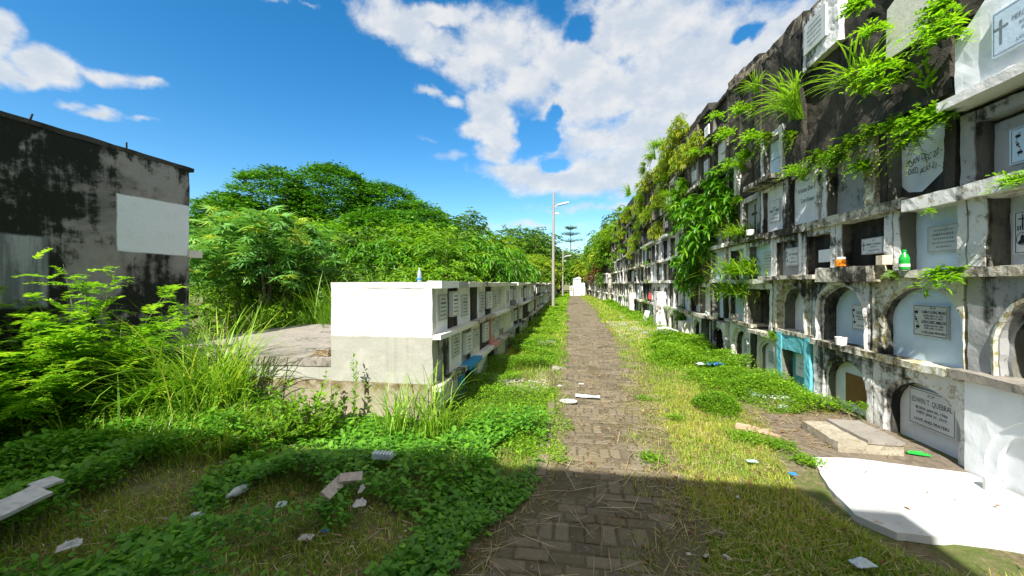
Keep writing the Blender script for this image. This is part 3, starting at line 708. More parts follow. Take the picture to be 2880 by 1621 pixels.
# mould creeping over the foot of that panel
sheetpts = [(4.08, 2.47), (4.76, 2.47), (4.76, 2.66), (4.66, 2.56), (4.5, 2.53), (4.42, 2.58), (4.3, 2.66), (4.2, 2.74), (4.14, 2.92), (4.08, 3.0)]
mb = MB()
mb.add([FR.T(pn+.003, a, b) for a, b in sheetpts], [tuple(range(len(sheetpts)))], M['p_dark']); mb.build('mould_patch', o)
o, pn = niche_sq(FR, 4.9, 5.85, 2.47, 3.28, 'white2', 'p_grey', rw, depth=.13, jw=.1, lintel=.06)
mb = MB(); FR.box(mb, -.3, .05, 4.84, 5.0, 2.46, 3.4, M['mossy'], .05); mb.rough(.018, 7); mb.build('pier', rw)
o, pn = niche_sq(FR, 5.9, 6.72, 2.47, 3.26, 'white2', 'p_white', rw, depth=.08, jw=.075, lintel=.04)
hb = MB()
for tx, b, sz in (("Kristian Dee Dy", 3.0, .10), ("Cerri Roque", 2.84, .09), ("R.I.P", 3.13, .07)):
    vs, fs = text_geo(tx, sz); vs = [(x*.72, y_) for x, y_ in vs]; put2d(hb, FR, vs, fs, 6.3, b, pn+.004, M['ink'])
hb.build('handwriting', o)
o, pn = niche_sq(FR, 6.74, 7.56, 2.47, 3.26, 'white', 'p_white', rw, depth=.08, jw=.07, lintel=.05)
plaque(FR, 7.2, 2.84, .17, .19, pn, .02, [("R.I.P", .7, .14, .01), ("BORN 1971", .3, .14, .01), ("MERCY UMALI", .02, .34, .01), ("JULY 2009", -.3, .16, .01), ("LOVE AND PRAYERS", -.65, .14, .01)], parent=o)
o, pn = niche_sq(FR, 7.58, 8.42, 2.47, 3.28, 'p_grey', 'p_grey', rw, depth=.1, jw=.1, lintel=.1)
hb = MB(); cross2d(hb, FR, 8.0, 2.85, 0, 0, .26, pn+.004, M['p_dark']); hb.build('cross', o)
o, pn = niche_sq(FR, 8.44, 9.0, 2.47, 3.3, 'black', 'p_dark', rw, depth=.26, jw=.06, lintel=.1)
hb = MB(); FR.box(hb, pn, pn+.05, 8.55, 8.72, 2.47, 2.95, M['p_green'], .1); FR.box(hb, pn, pn+.04, 8.74, 8.9, 2.47, 2.85, M['mossy'], .1); hb.rough(.02, 5); hb.build('closure_panel', o)
# row 5
o, pn = niche_sq(FR, 6.76, 7.5, 3.38, 4.16, 'white2', 'p_grey', rw, depth=.07, jw=.1, lintel=.1, nf=.03)
mb = MB(); FR.box(mb, pn, pn+.03, 7.0, 7.3, 3.40, 3.70, M['p_blue']); FR.box(mb, pn, pn+.035, 6.98, 7.26, 3.71, 3.99, M['p_blue']); mb.build('plaque', o, label='pale tablet broken across the middle')
o, pn = niche_sq(FR, 8.5, 9.0, 3.4, 4.2, 'white2', 'p_white', rw, depth=.05, jw=.09, lintel=.12, nf=.04)
# big lit panel and plaque panel near the top
mb = MB(); mb.add([FR.T(.0, 4.14, 3.96), FR.T(.0, 4.71, 3.99), FR.T(.0, 4.69, 4.52), FR.T(.0, 4.12, 4.75)] + [FR.T(.03, 4.14, 3.96), FR.T(.03, 4.71, 3.99), FR.T(.03, 4.69, 4.52), FR.T(.03, 4.12, 4.75)],
                  [(4, 5, 6, 7), (0, 1, 5, 4), (1, 2, 6, 5), (2, 3, 7, 6), (3, 0, 4, 7)], M['p_cream'])
mb.build('closure_panel', rw, label='clean cream panel high on the black wall')
mb = MB(); FR.box(mb, -.05, .05, 5.42, 6.18, 4.66, 5.4, M['white2'], .06); mb.rough(.014, 5); o = mb.build('niche', rw)
plaque(FR, 5.86, 5.06, .24, .21, .05, .03, mat='plaque2', ink='ink2', parent=o, rows=5, frame=False)
# the projecting white niche at the top right with its ledge
mb = MB(); N1 = .09
FR.box(mb, -.3, N1, 2.2, 3.88, 3.17, 3.66, M['p_white'], .07)
k0 = len(mb.v)
mb.v = [(x, y, z if z < 3.5 else z+.0+max(0, (3.88-y))*.85) for x, y, z in mb.v]
mb.rough(.01, 5); o = mb.build('niche', rw, label='projecting whitewashed niche above a thick ledge')
plaque(FR, 3.28, 3.52, .27, .17, N1, .03, [("R.I.P", .72, .2, .01), ("MERCEDES D. MAMARIL", .3, .34, .0), ("BORN SEPT 20, 1948", -.05, .18, .01), ("DIED FEB 12, 2004", -.3, .18, .01), ("LOVE AND PRAYERS", -.7, .2, .01)], parent=o, emblem='cross', mat='p_blue', ink='ink2')
ledge(FR, 2.2, 3.93, 3.10, 3.18, .19, 'ledgew', rw, amp=.006)
# bottom right: projecting arch front with a thick dark slab on top
mb = MB()
o, pn = niche_arch(FR, 2.2, 3.84, 0, .78, 'p_white', 'p_white', rw, depth=-.01, hw=.57, hgt=.5, spring=.15, steps=((.0, .012), (.08, .03)), nf=.06, cs=3.1, amp=.004, jamb=False)
mb = MB(); FR.box(mb, -.1, .03, 3.80, 3.87, 0, .78, M['white'], .06); mb.rough(.008, 6); mb.build('pier', rw)
ledge(FR, 2.2, 3.92, .79, .86, .12, 'slab', rw, name='top_slab', amp=.01)
# ------------------------------------------------------------------ right niche wall, farther lengths
def far_wall(name, F, y0, y1, rows, top, seed, label, cat, pitch=(.8, 1.1), white=.45, archrow=(0, 1), tagk=True, seg=None, amp=.0, vanish=0):
    r = random.Random(seed); root = empty(name, (F.x((y0+y1)/2), (y0+y1)/2, 0), label, cat)
    mb = MB(); y = y0
    while y < y1-.01:
        e = min(y1, y+r.uniform(1.4, 3)); t = top(y)+r.uniform(-.15, .2)
        F.box(mb, -2.4, -.27, y, e, -.05, t, M['black'], .5)
        F.box(mb, -2.3, -.02 if False else -.2, y+.02, e-.02, t-.5, t+.02, M['black'], .3); y = e
    mb.rough(.03, 2.2); mb.build('wall_body', root)
    panels = ['p_white']*6+['p_blue']*5+['p_grey']*3+['p_dark']*4+['p_cream']*2+['p_green']
    frames = ['white', 'white2', 'white2', 'mossy', 'ledge', 'white2', 'black']
    cnt = 0
    for ri, (z0, z1) in enumerate(rows):
        y = y0
        lb = MB(); 
        while y < y1-.3:
            w_ = r.uniform(*pitch); e = y+w_ if y1-(y+w_) > .5 else y1
            if z1 > top((y+e)/2)-.05: y = e; continue
            nf = r.uniform(-.03, .05); fr = r.choice(frames); pn_ = r.choice(panels)
            if ri >= 4: fr = r.choice(['white2', 'black', 'black', 'black', 'block', 'block'] if ri < 6 else ['black', 'block']); pn_ = r.choice(['p_grey', 'p_dark', 'p_white', 'black', 'p_dark', 'black'])
            if cnt < 96:
                zz = z1-.06+r.uniform(-.02, .02); dz = r.uniform(0, .03)
                if ri in archrow and r.random() < .6 and e-y > .6:
                    o, pn = niche_arch(F, y, e, z0, zz, fr, pn_, root, depth=r.uniform(.06, .14), hw=(e-y)*.36, hgt=(e-y)*.3, spring=z0+(zz-z0)*.5, nf=nf, amp=amp, seg=.2, sep=False, steps=((.0, .04), (.04, .08)))
                else:
                    o, pn = niche_sq(F, y, e, z0, zz, fr, pn_, root, depth=r.uniform(.04, .16), jw=r.uniform(.06, .11), nf=nf, seg=seg, amp=amp, sep=False, lintel=r.uniform(.03, .1))
                if r.random() < .66:
                    hh = r.uniform(.1, .16); ww = r.uniform(.1, .2)
                    plaque(F, (y+e)/2+r.uniform(-.06, .06), z0+(z1-z0)*r.uniform(.42, .6), ww, hh, pn, r.uniform(.02, .05), mat=r.choice(['plaque', 'plaque', 'plaque2', 'p_white']), parent=o, rows=r.choice([0, 4, 5, 5]), frame=r.random() < .6, r=r)
                cnt += 1
            if r.random() < .8: F.box(lb, -.3, r.uniform(.02, .16), y, e, z1-.06, z1+.01+r.uniform(0, .02), M[r.choice(['ledge', 'ledgew', 'ledge', 'white'] if ri < 4 else ['black', 'block', 'black', 'ledge'])], seg)
            y = e
        if lb.v:
            lb.rough(.012, 4); lb.build('ledge', root)
    return root
R7 = [(0, .80), (.80, 1.68), (1.68, 2.45), (2.45, 3.3), (3.34, 4.2), (4.22, 5.05), (5.1, 5.9)]
def wtop(y): return float(np.interp(y, [9, 10.5, 12, 14, 24, 30, 34], [5.95, 6.2, 6.5, 6.6, 6.5, 6.3, 6.0]))
FR2 = Face(-1, lambda y: 3.32)
far_wall('niche_wall', FR2, 9.0, 14.0, R7, wtop, 3, 'middle stretch of the right tomb wall, where a big lance-leaved bush hangs over its niches', 'tomb wall', seg=.12, amp=.01)
far_wall('niche_wall', Face(-1, lambda y: 3.30), 14.0, 23.0, R7, wtop, 4, 'tomb wall stretch under the yellow-green hanging growth, with a low white pier at its foot', 'tomb wall', seg=.25, amp=.012)
far_wall('niche_wall', Face(-1, lambda y: 3.28), 23.0, 34.0, R7, wtop, 5, 'far stretch of right tomb wall, crowded with small niches before the overgrown end', 'tomb wall', seg=None, amp=.0)
far_wall('niche_wall', Face(-1, lambda y: float(np.interp(y, [34, 62], [3.0, 1.9]))), 34.0, 60.0, [(0, .8), (.8, 1.68), (1.68, 2.5)], lambda y: 3.0, 8, 'low dark tomb wall at the far right end of the path beneath overhanging bushes', 'tomb wall', pitch=(.9, 1.3))
# piers that step out of the wall in the middle distance
for k, (y, n, z, mt_, lb) in enumerate([(14.6, .35, 1.3, 'white', 'squat whitewashed pier stepping out from the wall foot beside the red cloth niche'), (11.6, .25, .5, 'p_cream', 'low white block at the wall foot below the broad-leaved sapling'), (21.5, .3, 1.1, 'p_cream', 'small cream pillar at the wall foot by the rubble, farther than the white pier')]):
    mb = MB(); FR.box(mb, .0, n, y, y+.5, -.02, z, M[mt_], .1); mb.rough(.012, 5); o = mb.build('pier'); tag(o, lb, 'pier')

# ------------------------------------------------------------------ left niche block
XL = -1.58
FL = Face(1, lambda y: XL-.0*y-max(0, y-12)*.012)
lw_ = empty('niche_block', (XL-.6, 6, 0), 'long low niche block with bright white end wall, nearest left of the path', 'tomb block')
m, nt = newmat('two_tone_end_wall')
g = nt.n('ShaderNodeNewGeometry'); P = g.outputs['Position']; sp = nt.n('ShaderNodeSeparateXYZ'); nt.l(P, sp.inputs[0])
nzz = nt.noise(P, 9, 5, .6); big = nt.noise(P, 2.6, 7, .65); fine = nt.noise(P, 30, 6, .7)
z = nt.math('ADD', sp.outputs[2], nt.math('MULTIPLY', nt.math('SUBTRACT', nzz.outputs[0], .5), .025))
low = nt.mix(nt.ramp(big.outputs[0], .35, .7), (.27, .235, .17), (.38, .34, .26))
band = nt.ramp(nt.math('ADD', z, nt.math('MULTIPLY', nt.math('SUBTRACT', big.outputs[0], .5), .35)), .30, .40)
low = nt.mix(nt.math('MULTIPLY', band, nt.ramp(nzz.outputs[0], .35, .6)), low, (.15, .115, .055))
gry = nt.mix(nt.ramp(big.outputs[0], .45, .7), (.35, .35, .31), (.44, .435, .385))
gry = nt.mix(nt.math('MULTIPLY', nt.ramp(fine.outputs[0], .62, .72), .4), gry, (.24, .235, .2))
cc = nt.mix(nt.ramp(z, .44, .452), low, gry)
wht = nt.mix(nt.ramp(fine.outputs[0], .6, .8), (.53, .53, .515), (.46, .46, .435))
run = nt.noise(nt.vm('MULTIPLY', P, (14, 14, .7)), 1, 4, .6)
wht = nt.mix(nt.math('MULTIPLY', nt.ramp(run.outputs[0], .58, .72), .28), wht, (.45, .44, .38))
gry = cc
cc = nt.mix(nt.math('MULTIPLY', nt.ramp(run.outputs[0], .5, .7), .25), gry, (.2, .19, .15))
cc = nt.mix(nt.ramp(z, .974, .984), cc, wht)
finish(nt, cc, .85, nt.math('ADD', nzz.outputs[0], fine.outputs[0]), .35, .012, .2); M['endwall'] = m
mb = MB(); mb.box(-2.84, XL-.1, 4.21, 9.0, -.05, 1.555, M['endwall'], .12); mb.box(XL-.1, XL+.0, 4.21, 4.33, -.05, 1.555, M['endwall'], .06)
mb.rough(.011, 4); mb.build('block_body', lw_)
mb = MB(); mb.box(-2.845, XL+.0, 4.205, 9.0, 1.55, 1.615, M['endwall'], .1); mb.rough(.006, 5); mb.build('roof_slab', lw_)
ledge(FL, 4.215, 4.9, 1.545, 1.63, .11, 'p_white', lw_, amp=.005, name='cornice', nin=-.06); ledge(FL, 4.9, 5.4, 1.55, 1.625, .10, 'p_grey', lw_, amp=.006, name='cornice', nin=-.06); ledge(FL, 5.4, 6.2, 1.545, 1.625, .11, 'p_cream', lw_, amp=.006, name='cornice', nin=-.06)
ledge(FL, 6.2, 6.9, 1.55, 1.62, .10, 'ledge', lw_, amp=.006, name='cornice', nin=-.06); ledge(FL, 6.9, 9.0, 1.545, 1.62, .10, 'p_cream', lw_, amp=.008, name='cornice', nin=-.06)
def lrow(F, root, cells, z0, z1, seed, plq=.8, amp=.004, seg=.12, named=None):
    r = random.Random(seed)
    for i, (a, b, pm, dep) in enumerate(cells):
        mb = MB(); F.box(mb, -.1, -dep, a, b, z0, z1, M[pm], seg)
        if amp: mb.rough(amp, 4)
        o = mb.build('niche', root)
        k = 3 if b-a > 1.3 else 1
        for q in range(k):
            if r.random() > plq: continue
            wd = (b-a)/k; c = a+wd*(q+.5)+r.uniform(-.03, .03)
            raised = pm in ('p_dark', 'p_grey')
            plaque(F, c, z0+(z1-z0)*r.uniform(.5, .6), min(.17, wd*.33), (z1-z0)*r.uniform(.26, .32), -dep, .05 if raised else .02, mat='plaque' if raised else 'plaque2', parent=o, rows=5, r=r)
lrow(FL, lw_, [(4.33, 4.78, 'p_white', .01), (4.78, 5.25, 'p_dark', .025), (5.25, 5.9, 'p_white', .015), (5.9, 6.4, 'p_dark', .025), (6.4, 6.98, 'p_white', .02), (6.98, 7.5, 'p_dark', .025), (7.5, 9.0, 'p_cream', .0)], 1.0, 1.55, 21, .85)
lrow(FL, lw_, [(4.33, 4.9, 'p_grey', .03), (4.9, 5.45, 'p_white', .02), (5.45, 5.98, 'p_grey', .03), (5.98, 6.55, 'p_cream', .015), (6.55, 7.35, 'p_dark', .03), (7.35, 7.75, 'p_pink', -.01), (7.75, 8.3, 'p_cream', .01), (8.3, 9.0, 'p_grey', .05)], .42, .97, 22, .85)
lrow(FL, lw_, [(4.33, 5.3, 'p_cream', .03), (5.3, 5.5, 'skyblue', -.02), (5.5, 6.1, 'p_dark', .07), (6.1, 6.3, 'skyblue', .0), (6.3, 7.1, 'p_white', .0), (7.1, 8.1, 'p_dark', .08), (8.1, 9, 'p_cream', .0)], -.05, .38, 23, .3)
for a, b, mt_, n in [(4.17, 4.85, 'ledgew', .10), (4.85, 5.9, 'p_cream', .11), (5.9, 7.4, 'ledge', .10), (7.4, 9.0, 'ledgew', .12)]: ledge(FL, max(a, 4.215), b, .955, 1.01, n, mt_, lw_, amp=.006, nin=-.06)
for a, b, mt_, n in [(4.2, 5.35, 'ledge', .10), (5.35, 6.15, 'skyblue', .13), (6.15, 7.2, 'ledgew', .11), (7.2, 7.8, 'p_pink', .12), (7.8, 9.0, 'ledge', .12)]: ledge(FL, max(a, 4.215), b, .365, .425, n, mt_, lw_, amp=.006, nin=-.06)
def far_block(y0, y1, seed, label):
    r = random.Random(seed); xm = FL.x((y0+y1)/2)
    root = empty('niche_block', (xm-.6, (y0+y1)/2, 0), label, 'tomb block')
    mb = MB(); n = int((y1-y0)/1.5)
    for k in range(n):
        a, b = y0+(y1-y0)*k/n, y0+(y1-y0)*(k+1)/n; x = FL.x(a)
        mb.box(x-1.3, x-.1, a, b, -.05, 1.56+r.uniform(-.02, .03), M['ledge'], None)
        FL.box(mb, -.1, r.uniform(.05, .12), a, b, 1.545, 1.62+r.uniform(-.01, .03), M[r.choice(['p_cream', 'ledge', 'p_grey', 'ledgew'])], None)
    mb.build('block_body', root)
    for ri, (z0, z1) in enumerate([(1.0, 1.55), (.42, .955), (-.05, .37)]):
        y = y0; cells = []
        while y < y1-.2:
            e = min(y1, y+r.uniform(.5, .9)); cells.append((y, e, r.choice(['p_white', 'p_dark', 'p_grey', 'p_cream', 'p_dark', 'p_grey', 'p_green' if r.random() < .3 else 'p_white']), r.uniform(-.01, .08))); y = e
        lrow(FL, root, cells[:33], z0, z1, seed*7+ri, .75, amp=0, seg=None)
        mb = MB(); y = y0
        while y < y1-.05:
            e = min(y1, y+r.uniform(1, 3))
            FL.box(mb, -.1, r.uniform(.06, .13), y, e, z0-.045, z0+.005, M[r.choice(['ledge', 'ledgew', 'p_grey'])]); y = e
        mb.build('ledge', root)
far_block(9.0, 17.0, 41, 'weathered grey second stretch of low left niche block, past the white-ended one')
far_block(17.3, 27.0, 42, 'third stretch of the low left niche block, reaching to the nearer lamp pole')
far_block(27.5, 40.0, 43, 'fourth stretch of low niche block on the left, behind and beyond the nearer lamp pole')
far_block(40.5, 54.0, 44, 'last small stretch of low niche block, seen between the two lamp poles')

# ------------------------------------------------------------------ left mausoleum wall
m, nt = newmat('stained_render_with_paint')
g = nt.n('ShaderNodeNewGeometry'); P = g.outputs['Position']; sp = nt.n('ShaderNodeSeparateXYZ'); nt.l(P, sp.inputs[0])
big = nt.noise(P, 1.15, 9, .66, .5); mid = nt.noise(P, 5, 8, .7); fine = nt.noise(P, 26, 7, .7)
run = nt.noise(nt.vm('MULTIPLY', P, (9, 9, .8)), 1, 5, .6)
Y, Z = sp.outputs[1], sp.outputs[2]
base = nt.mix(nt.ramp(big.outputs[0], .35, .62), (.15, .145, .13), (.32, .31, .285))
base = nt.mix(nt.math('MULTIPLY', nt.ramp(mid.outputs[0], .5, .7), .5), base, (.20, .15, .10))
moulds = nt.math('ADD', nt.math('ADD', nt.math('MULTIPLY', big.outputs[0], -.55), nt.math('MULTIPLY', mid.outputs[0], .35)), nt.math('MULTIPLY', run.outputs[0], .25))
moulds = nt.math('ADD', moulds, nt.math('MULTIPLY', nt.ramp(Z, 2.9, 3.5), .10)); moulds = nt.math('ADD', moulds, nt.math('MULTIPLY', nt.ramp(Z, 1.9, 1.3), .07))
moulds = nt.math('ADD', moulds, nt.math('MULTIPLY', nt.ramp(Y, 4.3, 3.6), .09))
base = nt.mix(nt.ramp(moulds, .035, .12), base, (.022, .026, .019))
base = nt.mix(nt.math('MULTIPLY', nt.ramp(fine.outputs[0], .6, .75), .18), base, (.4, .4, .37))
wb = nt.math('MULTIPLY', nt.math('SUBTRACT', mid.outputs[0], .5), .035)
def rect(y0, y1, z0, z1, slope0=0, slope1=0, e=.012, wf=1):
    zz0 = nt.math('SUBTRACT', nt.math('SUBTRACT', Z, z0), nt.math('MULTIPLY', nt.math('SUBTRACT', Y, y0), slope0))
    zz1 = nt.math('ADD', nt.math('SUBTRACT', z1, Z), nt.math('MULTIPLY', nt.math('SUBTRACT', Y, y0), slope1))
    d = nt.math('MINIMUM', nt.math('MINIMUM', nt.math('SUBTRACT', Y, y0), nt.math('SUBTRACT', y1, Y)), nt.math('MINIMUM', zz0, zz1))
    return nt.ramp(nt.math('ADD', d, nt.math('MULTIPLY', wb, wf)), -e, e)
B1 = [on_x(u, v, -6.2) for u, v in ((294, 487), (481, 520), (481, 640), (300, 632))]
wht = nt.mix(nt.ramp(mid.outputs[0], .5, .8), (.78, .84, .86), (.68, .74, .76))
base = nt.mix(rect(B1[0][1], 9, B1[3][2], B1[0][2], 0, (B1[1][2]-B1[0][2])/(B1[1][1]-B1[0][1])), base, wht)
B2 = [on_x(u, v, -6.2) for u, v in ((-200, 583), (121, 598), (116, 720))]
pale = nt.mix(nt.ramp(run.outputs[0], .4, .6), (.17, .19, .20), (.40, .43, .43))
pale = nt.mix(nt.ramp(mid.outputs[0], .58, .7), pale, (.12, .12, .11))
base = nt.mix(nt.math('MULTIPLY', rect(-9, B2[1][1], B2[2][2]-.25, B2[1][2], 0, 0, .02, 2.2), .9), base, pale)
finish(nt, base, .9, nt.math('ADD', nt.math('MULTIPLY', mid.outputs[0], .7), fine.outputs[0]), .6, .03, .15); M['lbuild'] = m
mau = empty('mausoleum', (-7.4, 3, 0), 'tall mould-blackened concrete tomb building at left with a white painted rectangle', 'mausoleum')
mb = MB(); mb.box(-8.6, -6.2, -2.0, 5.42, -.05, 3.46, M['lbuild'], .15); mb.rough(.014, 3); mb.build('wall', mau)
mb = MB(); mb.box(-8.7, -6.185, -2.1, 5.50, 3.44, 3.50, M['black'], .12); mb.rough(.012, 4); mb.build('roof_slab', mau)
mb = MB(); mb.box(-6.5, -6.17, 5.40, 5.62, 2.03, 2.15, M['p_cream']); mb.rough(.004, 5); mb.build('bracket', mau)
mb = MB(); mb.box(-6.4, -6.18, 5.40, 5.56, 1.02, 1.11, M['p_dark']); mb.rough(.004, 5); mb.build('bracket', mau)
mb = MB(); mb.tube([(-6.3, 4.6, 3.5), (-6.3, 4.6, 3.62)], .012, M['p_dark'], 5); mb.tube([(-6.3, 3.6, 3.5), (-6.29, 3.62, 3.60)], .01, M['p_dark'], 5); mb.build('rebar', mau)
# flat platform tomb between the building and the block
mb = MB(); mb.box(-5.85, -2.86, 4.24, 7.8, -.05, .60, M['endwall'], .15); mb.rough(.01, 3); b1 = mb
pt = empty('platform_tomb', (-4.3, 6, 0), 'broad low platform tomb with flat grey top between the dark building and the white block', 'tomb')
mb.build('base', pt)
mb = MB(); mb.box(-5.9, -2.85, 4.232, 7.85, .60, .70, M['slab'], .12); mb.rough(.01, 4); mb.build('top_slab', pt)
# mausoleum behind the camera that throws the foreground shadow
bh = empty('mausoleum', (-6, -5, 0), 'plain concrete tomb building behind the viewer shading the foreground', 'mausoleum')
mb = MB(); mb.box(-16, .74, -9, -1.75, -.05, 5.39, M['lbuild'], .8); mb.box(.74, 1.12, -9, -1.75, -.05, 5.10, M['lbuild'], .8); mb.build('wall', bh)
mb = MB(); mb.box(-16.1, .77, -9.1, -1.68, 5.39, 5.51, M['slab'], .8); mb.box(.77, 1.15, -9.1, -1.68, 5.10, 5.22, M['slab'], .8); mb.build('roof_slab', bh)
# white chapel tomb closing the path
ct = empty('chapel_tomb', (.8, 52, 0), 'small white gabled tomb closing the far end of the path', 'tomb')
mb = MB(); mb.box(.05, 1.65, 51, 53, 0, 1.15, M['white']); mb.box(-.35, .1, 50.6, 52, 0, 1.3, M['p_cream']); mb.box(.1, 1.1, 51.3, 53, 1.15, 2.2, M['p_white']); mb.box(1.1, 1.6, 51.5, 53, 1.15, 1.7, M['p_blue'])
mb.build('wall', ct)
mb = MB(); mb.add([(0, 51.2, 2.2), (1.2, 51.2, 2.2), (.9, 51.2, 2.5), (0, 53, 2.2), (1.2, 53, 2.2), (.9, 53, 2.5)], [(0, 1, 2), (3, 5, 4), (0, 2, 5, 3), (1, 4, 5, 2), (0, 3, 4, 1)], M['p_white']); mb.build('roof', ct)
mb = MB(); mb.box(-.3, .0, 50.55, 50.6, .7, 1.15, M['p_grey']); mb.box(.4, .9, 50.95, 51, .7, 1.0, M['plaque']); mb.build('plaque', ct)

# stepped slab on the apron
sb = empty('tomb_slab', (2.76, 4.3, 0), 'low stepped grey concrete tomb slab lying on the brown apron by the wall', 'tomb slab')
mb = MB(); mb.box(2.46, 3.0, 4.05, 4.62, 0, .115, M['slabside'], .05); mb.rough(.012, 6); mb.build('base', sb)
mb = MB(); mb.box(2.70, 3.01, 4.04, 4.63, .112, .145, M['slab'], .05); mb.rough(.007, 6); mb.build('step', sb)

# ------------------------------------------------------------------ lamp poles
def lamp_pole(x, y, h, sc, label):
    root = empty('lamp_pole', (x, y, 0), label, 'street lamp', 'lamp poles along the left edge of the path')
    mb = MB(); mb.tube([(x, y, -.1), (x, y, h*.45), (x+.03, y, h)], [.10*sc, .085*sc, .07*sc], M['pole'], 8); mb.build('pole', root)
    mb = MB(); mb.tube([(x+.02, y-.0, h-.95), (x+.9, y-.1, h-.78)], .03, M['metal'], 6); mb.build('arm', root)
    mb = MB(); mb.box(x+.25, x+.98, y-.2, y-.0, h-.84, h-.74, M['metal'], None, lambda a, b, c: (a, b, c+(a-x-.6)*.2)); mb.build('lamp_head', root)
    mb = MB(); mb.tube([(x-.35, y, h-.98), (x+.3, y, h-1.05)], .018, M['pole'], 5); mb.box(x+.1, x+.38, y-.06, y+.04, h-1.42, h-1.34, M['metal']); mb.build('bracket', root)
lamp_pole(-1.22, 25.0, 7.5, 1, 'nearer grey lamp pole standing in the weeds with an arm to the right')
lamp_pole(-1.1, 45.0, 5.6, 1, 'farther thin lamp pole near the white gabled tomb')
# ------------------------------------------------------------------ plants
def unit(v): return v/np.maximum(np.linalg.norm(v, axis=-1, keepdims=True), 1e-6)
def lean(d, s): return unit(d+rng.normal(0, s, d.shape))
def star(k=8):
    v = [(0, 0, 0)]
    for i in range(k):
        a0, a1 = R(-150+300*i/k), R(-150+300*(i+.5)/k); q = .75+.25*math.cos(a1/2)
        v += [(.28*math.cos(a0), .28*math.sin(a0), .02), (math.cos(a1)*q, math.sin(a1)*q, -.16)]
    v.append((.28*math.cos(R(150)), .28*math.sin(R(150)), .02))
    return v, [(0, 1+2*i, 2+2*i, 3+2*i) for i in range(k)]
STAR = star()

def grow(name, label, cat, group=None, nst=20, L_=(.3, .6), dirs=None, spread=.02, droop=.4, per=16, ll=(.04, .06), lw=.5, tmpl=OVAL, mat='weed', tint=(.2, .8), stem_r=.004, pinn=0, t0=.15, hang=0.0, base=None, parts=('stem', 'leaves'), smat='stem', ncap=40, curl=.3, up=.25):
    """stems that arch from the root with leaves (or leaflets in two rows) along them"""
    root = empty(name, (0, 0, 0), label, cat, group)
    lf = LF(); mb = MB()
    d = unit(dirs(nst)); Ls = rng.uniform(*L_, nst)
    b0 = rng.normal(0, spread, (nst, 3)); b0[:, 2] = 0
    if base is not None: b0 = base(nst)
    def pos(i, t): return b0[i][None]+d[i][None]*(Ls[i]*t)[:, None]+np.stack([0*t, 0*t, -droop*Ls[i]*t**2], 1)
    for i in range(nst):
        if i < ncap:
            tt = np.linspace(0, 1, 5); mb.tube([tuple(p) for p in pos(i, tt)], [stem_r*(1-.8*q) for q in tt], M[smat], 4, False)
        t = np.sort(rng.uniform(t0, 1, per)); p = pos(i, t); tan = unit(pos(i, t+.02)-p)
        side = np.where(np.arange(per) % 2 == 0, 1, -1)[:, None]
        lat = unit(np.cross(tan, np.array([0, 0, 1.])+rng.normal(0, .15, (per, 3))))
        ld = unit(lat*side+tan*.5+np.array([0, 0, up-hang])+rng.normal(0, curl, (per, 3)))
        ln = rng.uniform(*ll, per)*(1.15-.5*t)
        ti = rng.uniform(*tint, per)
        if not pinn:
            lf.stamp(*wide(tmpl, lw), p, basis(ld), ln[:, None], ti)
        else:
            k = pinn
            for j in range(k):
                q = (j+.7)/k; c = p+ld*(ln*q)[:, None]+np.array([0, 0, -.35])*(ln*q*q)[:, None]
                la = unit(np.cross(ld, np.array([0, 0, 1.])))
                for sgn in (1, -1):
                    lf.stamp(*wide(DIAMOND, lw), c, basis(unit(la*sgn+ld*.45+rng.normal(0, .12, ld.shape))), (ln*.34*(1.1-.5*q))[:, None], np.clip(ti+rng.normal(0, .08, per), 0, 1))
    lf.build(parts[1], L[mat], root)
    if mb.v: mb.build(parts[0], root)
    return root

def rosette_bush(name, label, cat, group=None, rx=1.2, rz=1.3, zc=1.2, tips=260, per=9, ll=(.16, .24), lw=.26, mat='mango', tint=(.15, .8), droop=.5, trunk=.05, tmpl=LANCE, fill=.45, tr='bark', ry=None, nst=14):
    """crown of tips spread through a volume, each a whorl of drooping leaves"""
    root = empty(name, (0, 0, 0), label, cat, group); lf = LF(); ry = ry or rx
    d = rdir(tips, -.75, 1); rr = rng.uniform(0, 1, tips)**fill
    lump = np.array([1+.28*noise.noise(Vector(q*1.7)*1.0+Vector((rx, 0, 0))) for q in d])
    c = d*rr[:, None]*lump[:, None]*np.array([rx, ry, rz])+np.array([0, 0, zc])
    c = c[c[:, 2] > .05]; d = unit(c-np.array([0, 0, zc*.6]))
    n = len(c); tt = rng.uniform(*tint, n)
    for j in range(per):
        a = 2*np.pi*j/per+rng.uniform(0, .7, n)
        ax = unit(d+np.array([0, 0, .5])); e1 = unit(np.cross(ax, np.array([.3, .2, 1.]))); e2 = np.cross(ax, e1)
        ld = unit(e1*np.cos(a)[:, None]+e2*np.sin(a)[:, None]+ax*rng.uniform(-.1, .6, (n, 1))+np.array([0, 0, -droop])*rng.uniform(.4, 1.3, (n, 1)))
        ln = rng.uniform(*ll, n)
        lf.stamp(*wide(tmpl, lw), c+rng.normal(0, .03, (n, 3)), basis(ld, roll=rng.normal(0, .4, n)), ln[:, None], np.clip(tt+rng.normal(0, .12, n), 0, 1))
    lf.build('crown', L[mat], root)
    mb = MB()
    for i in range(min(nst, n)):
        e = c[i*n//nst]; m_ = (e[0]*.35, e[1]*.35, e[2]*.5)
        mb.tube([(e[0]*.03, e[1]*.03, -.1), m_, tuple(e)], [trunk, trunk*.55, trunk*.15], M[tr], 5, False)
    mb.build('trunk', root)
    return root
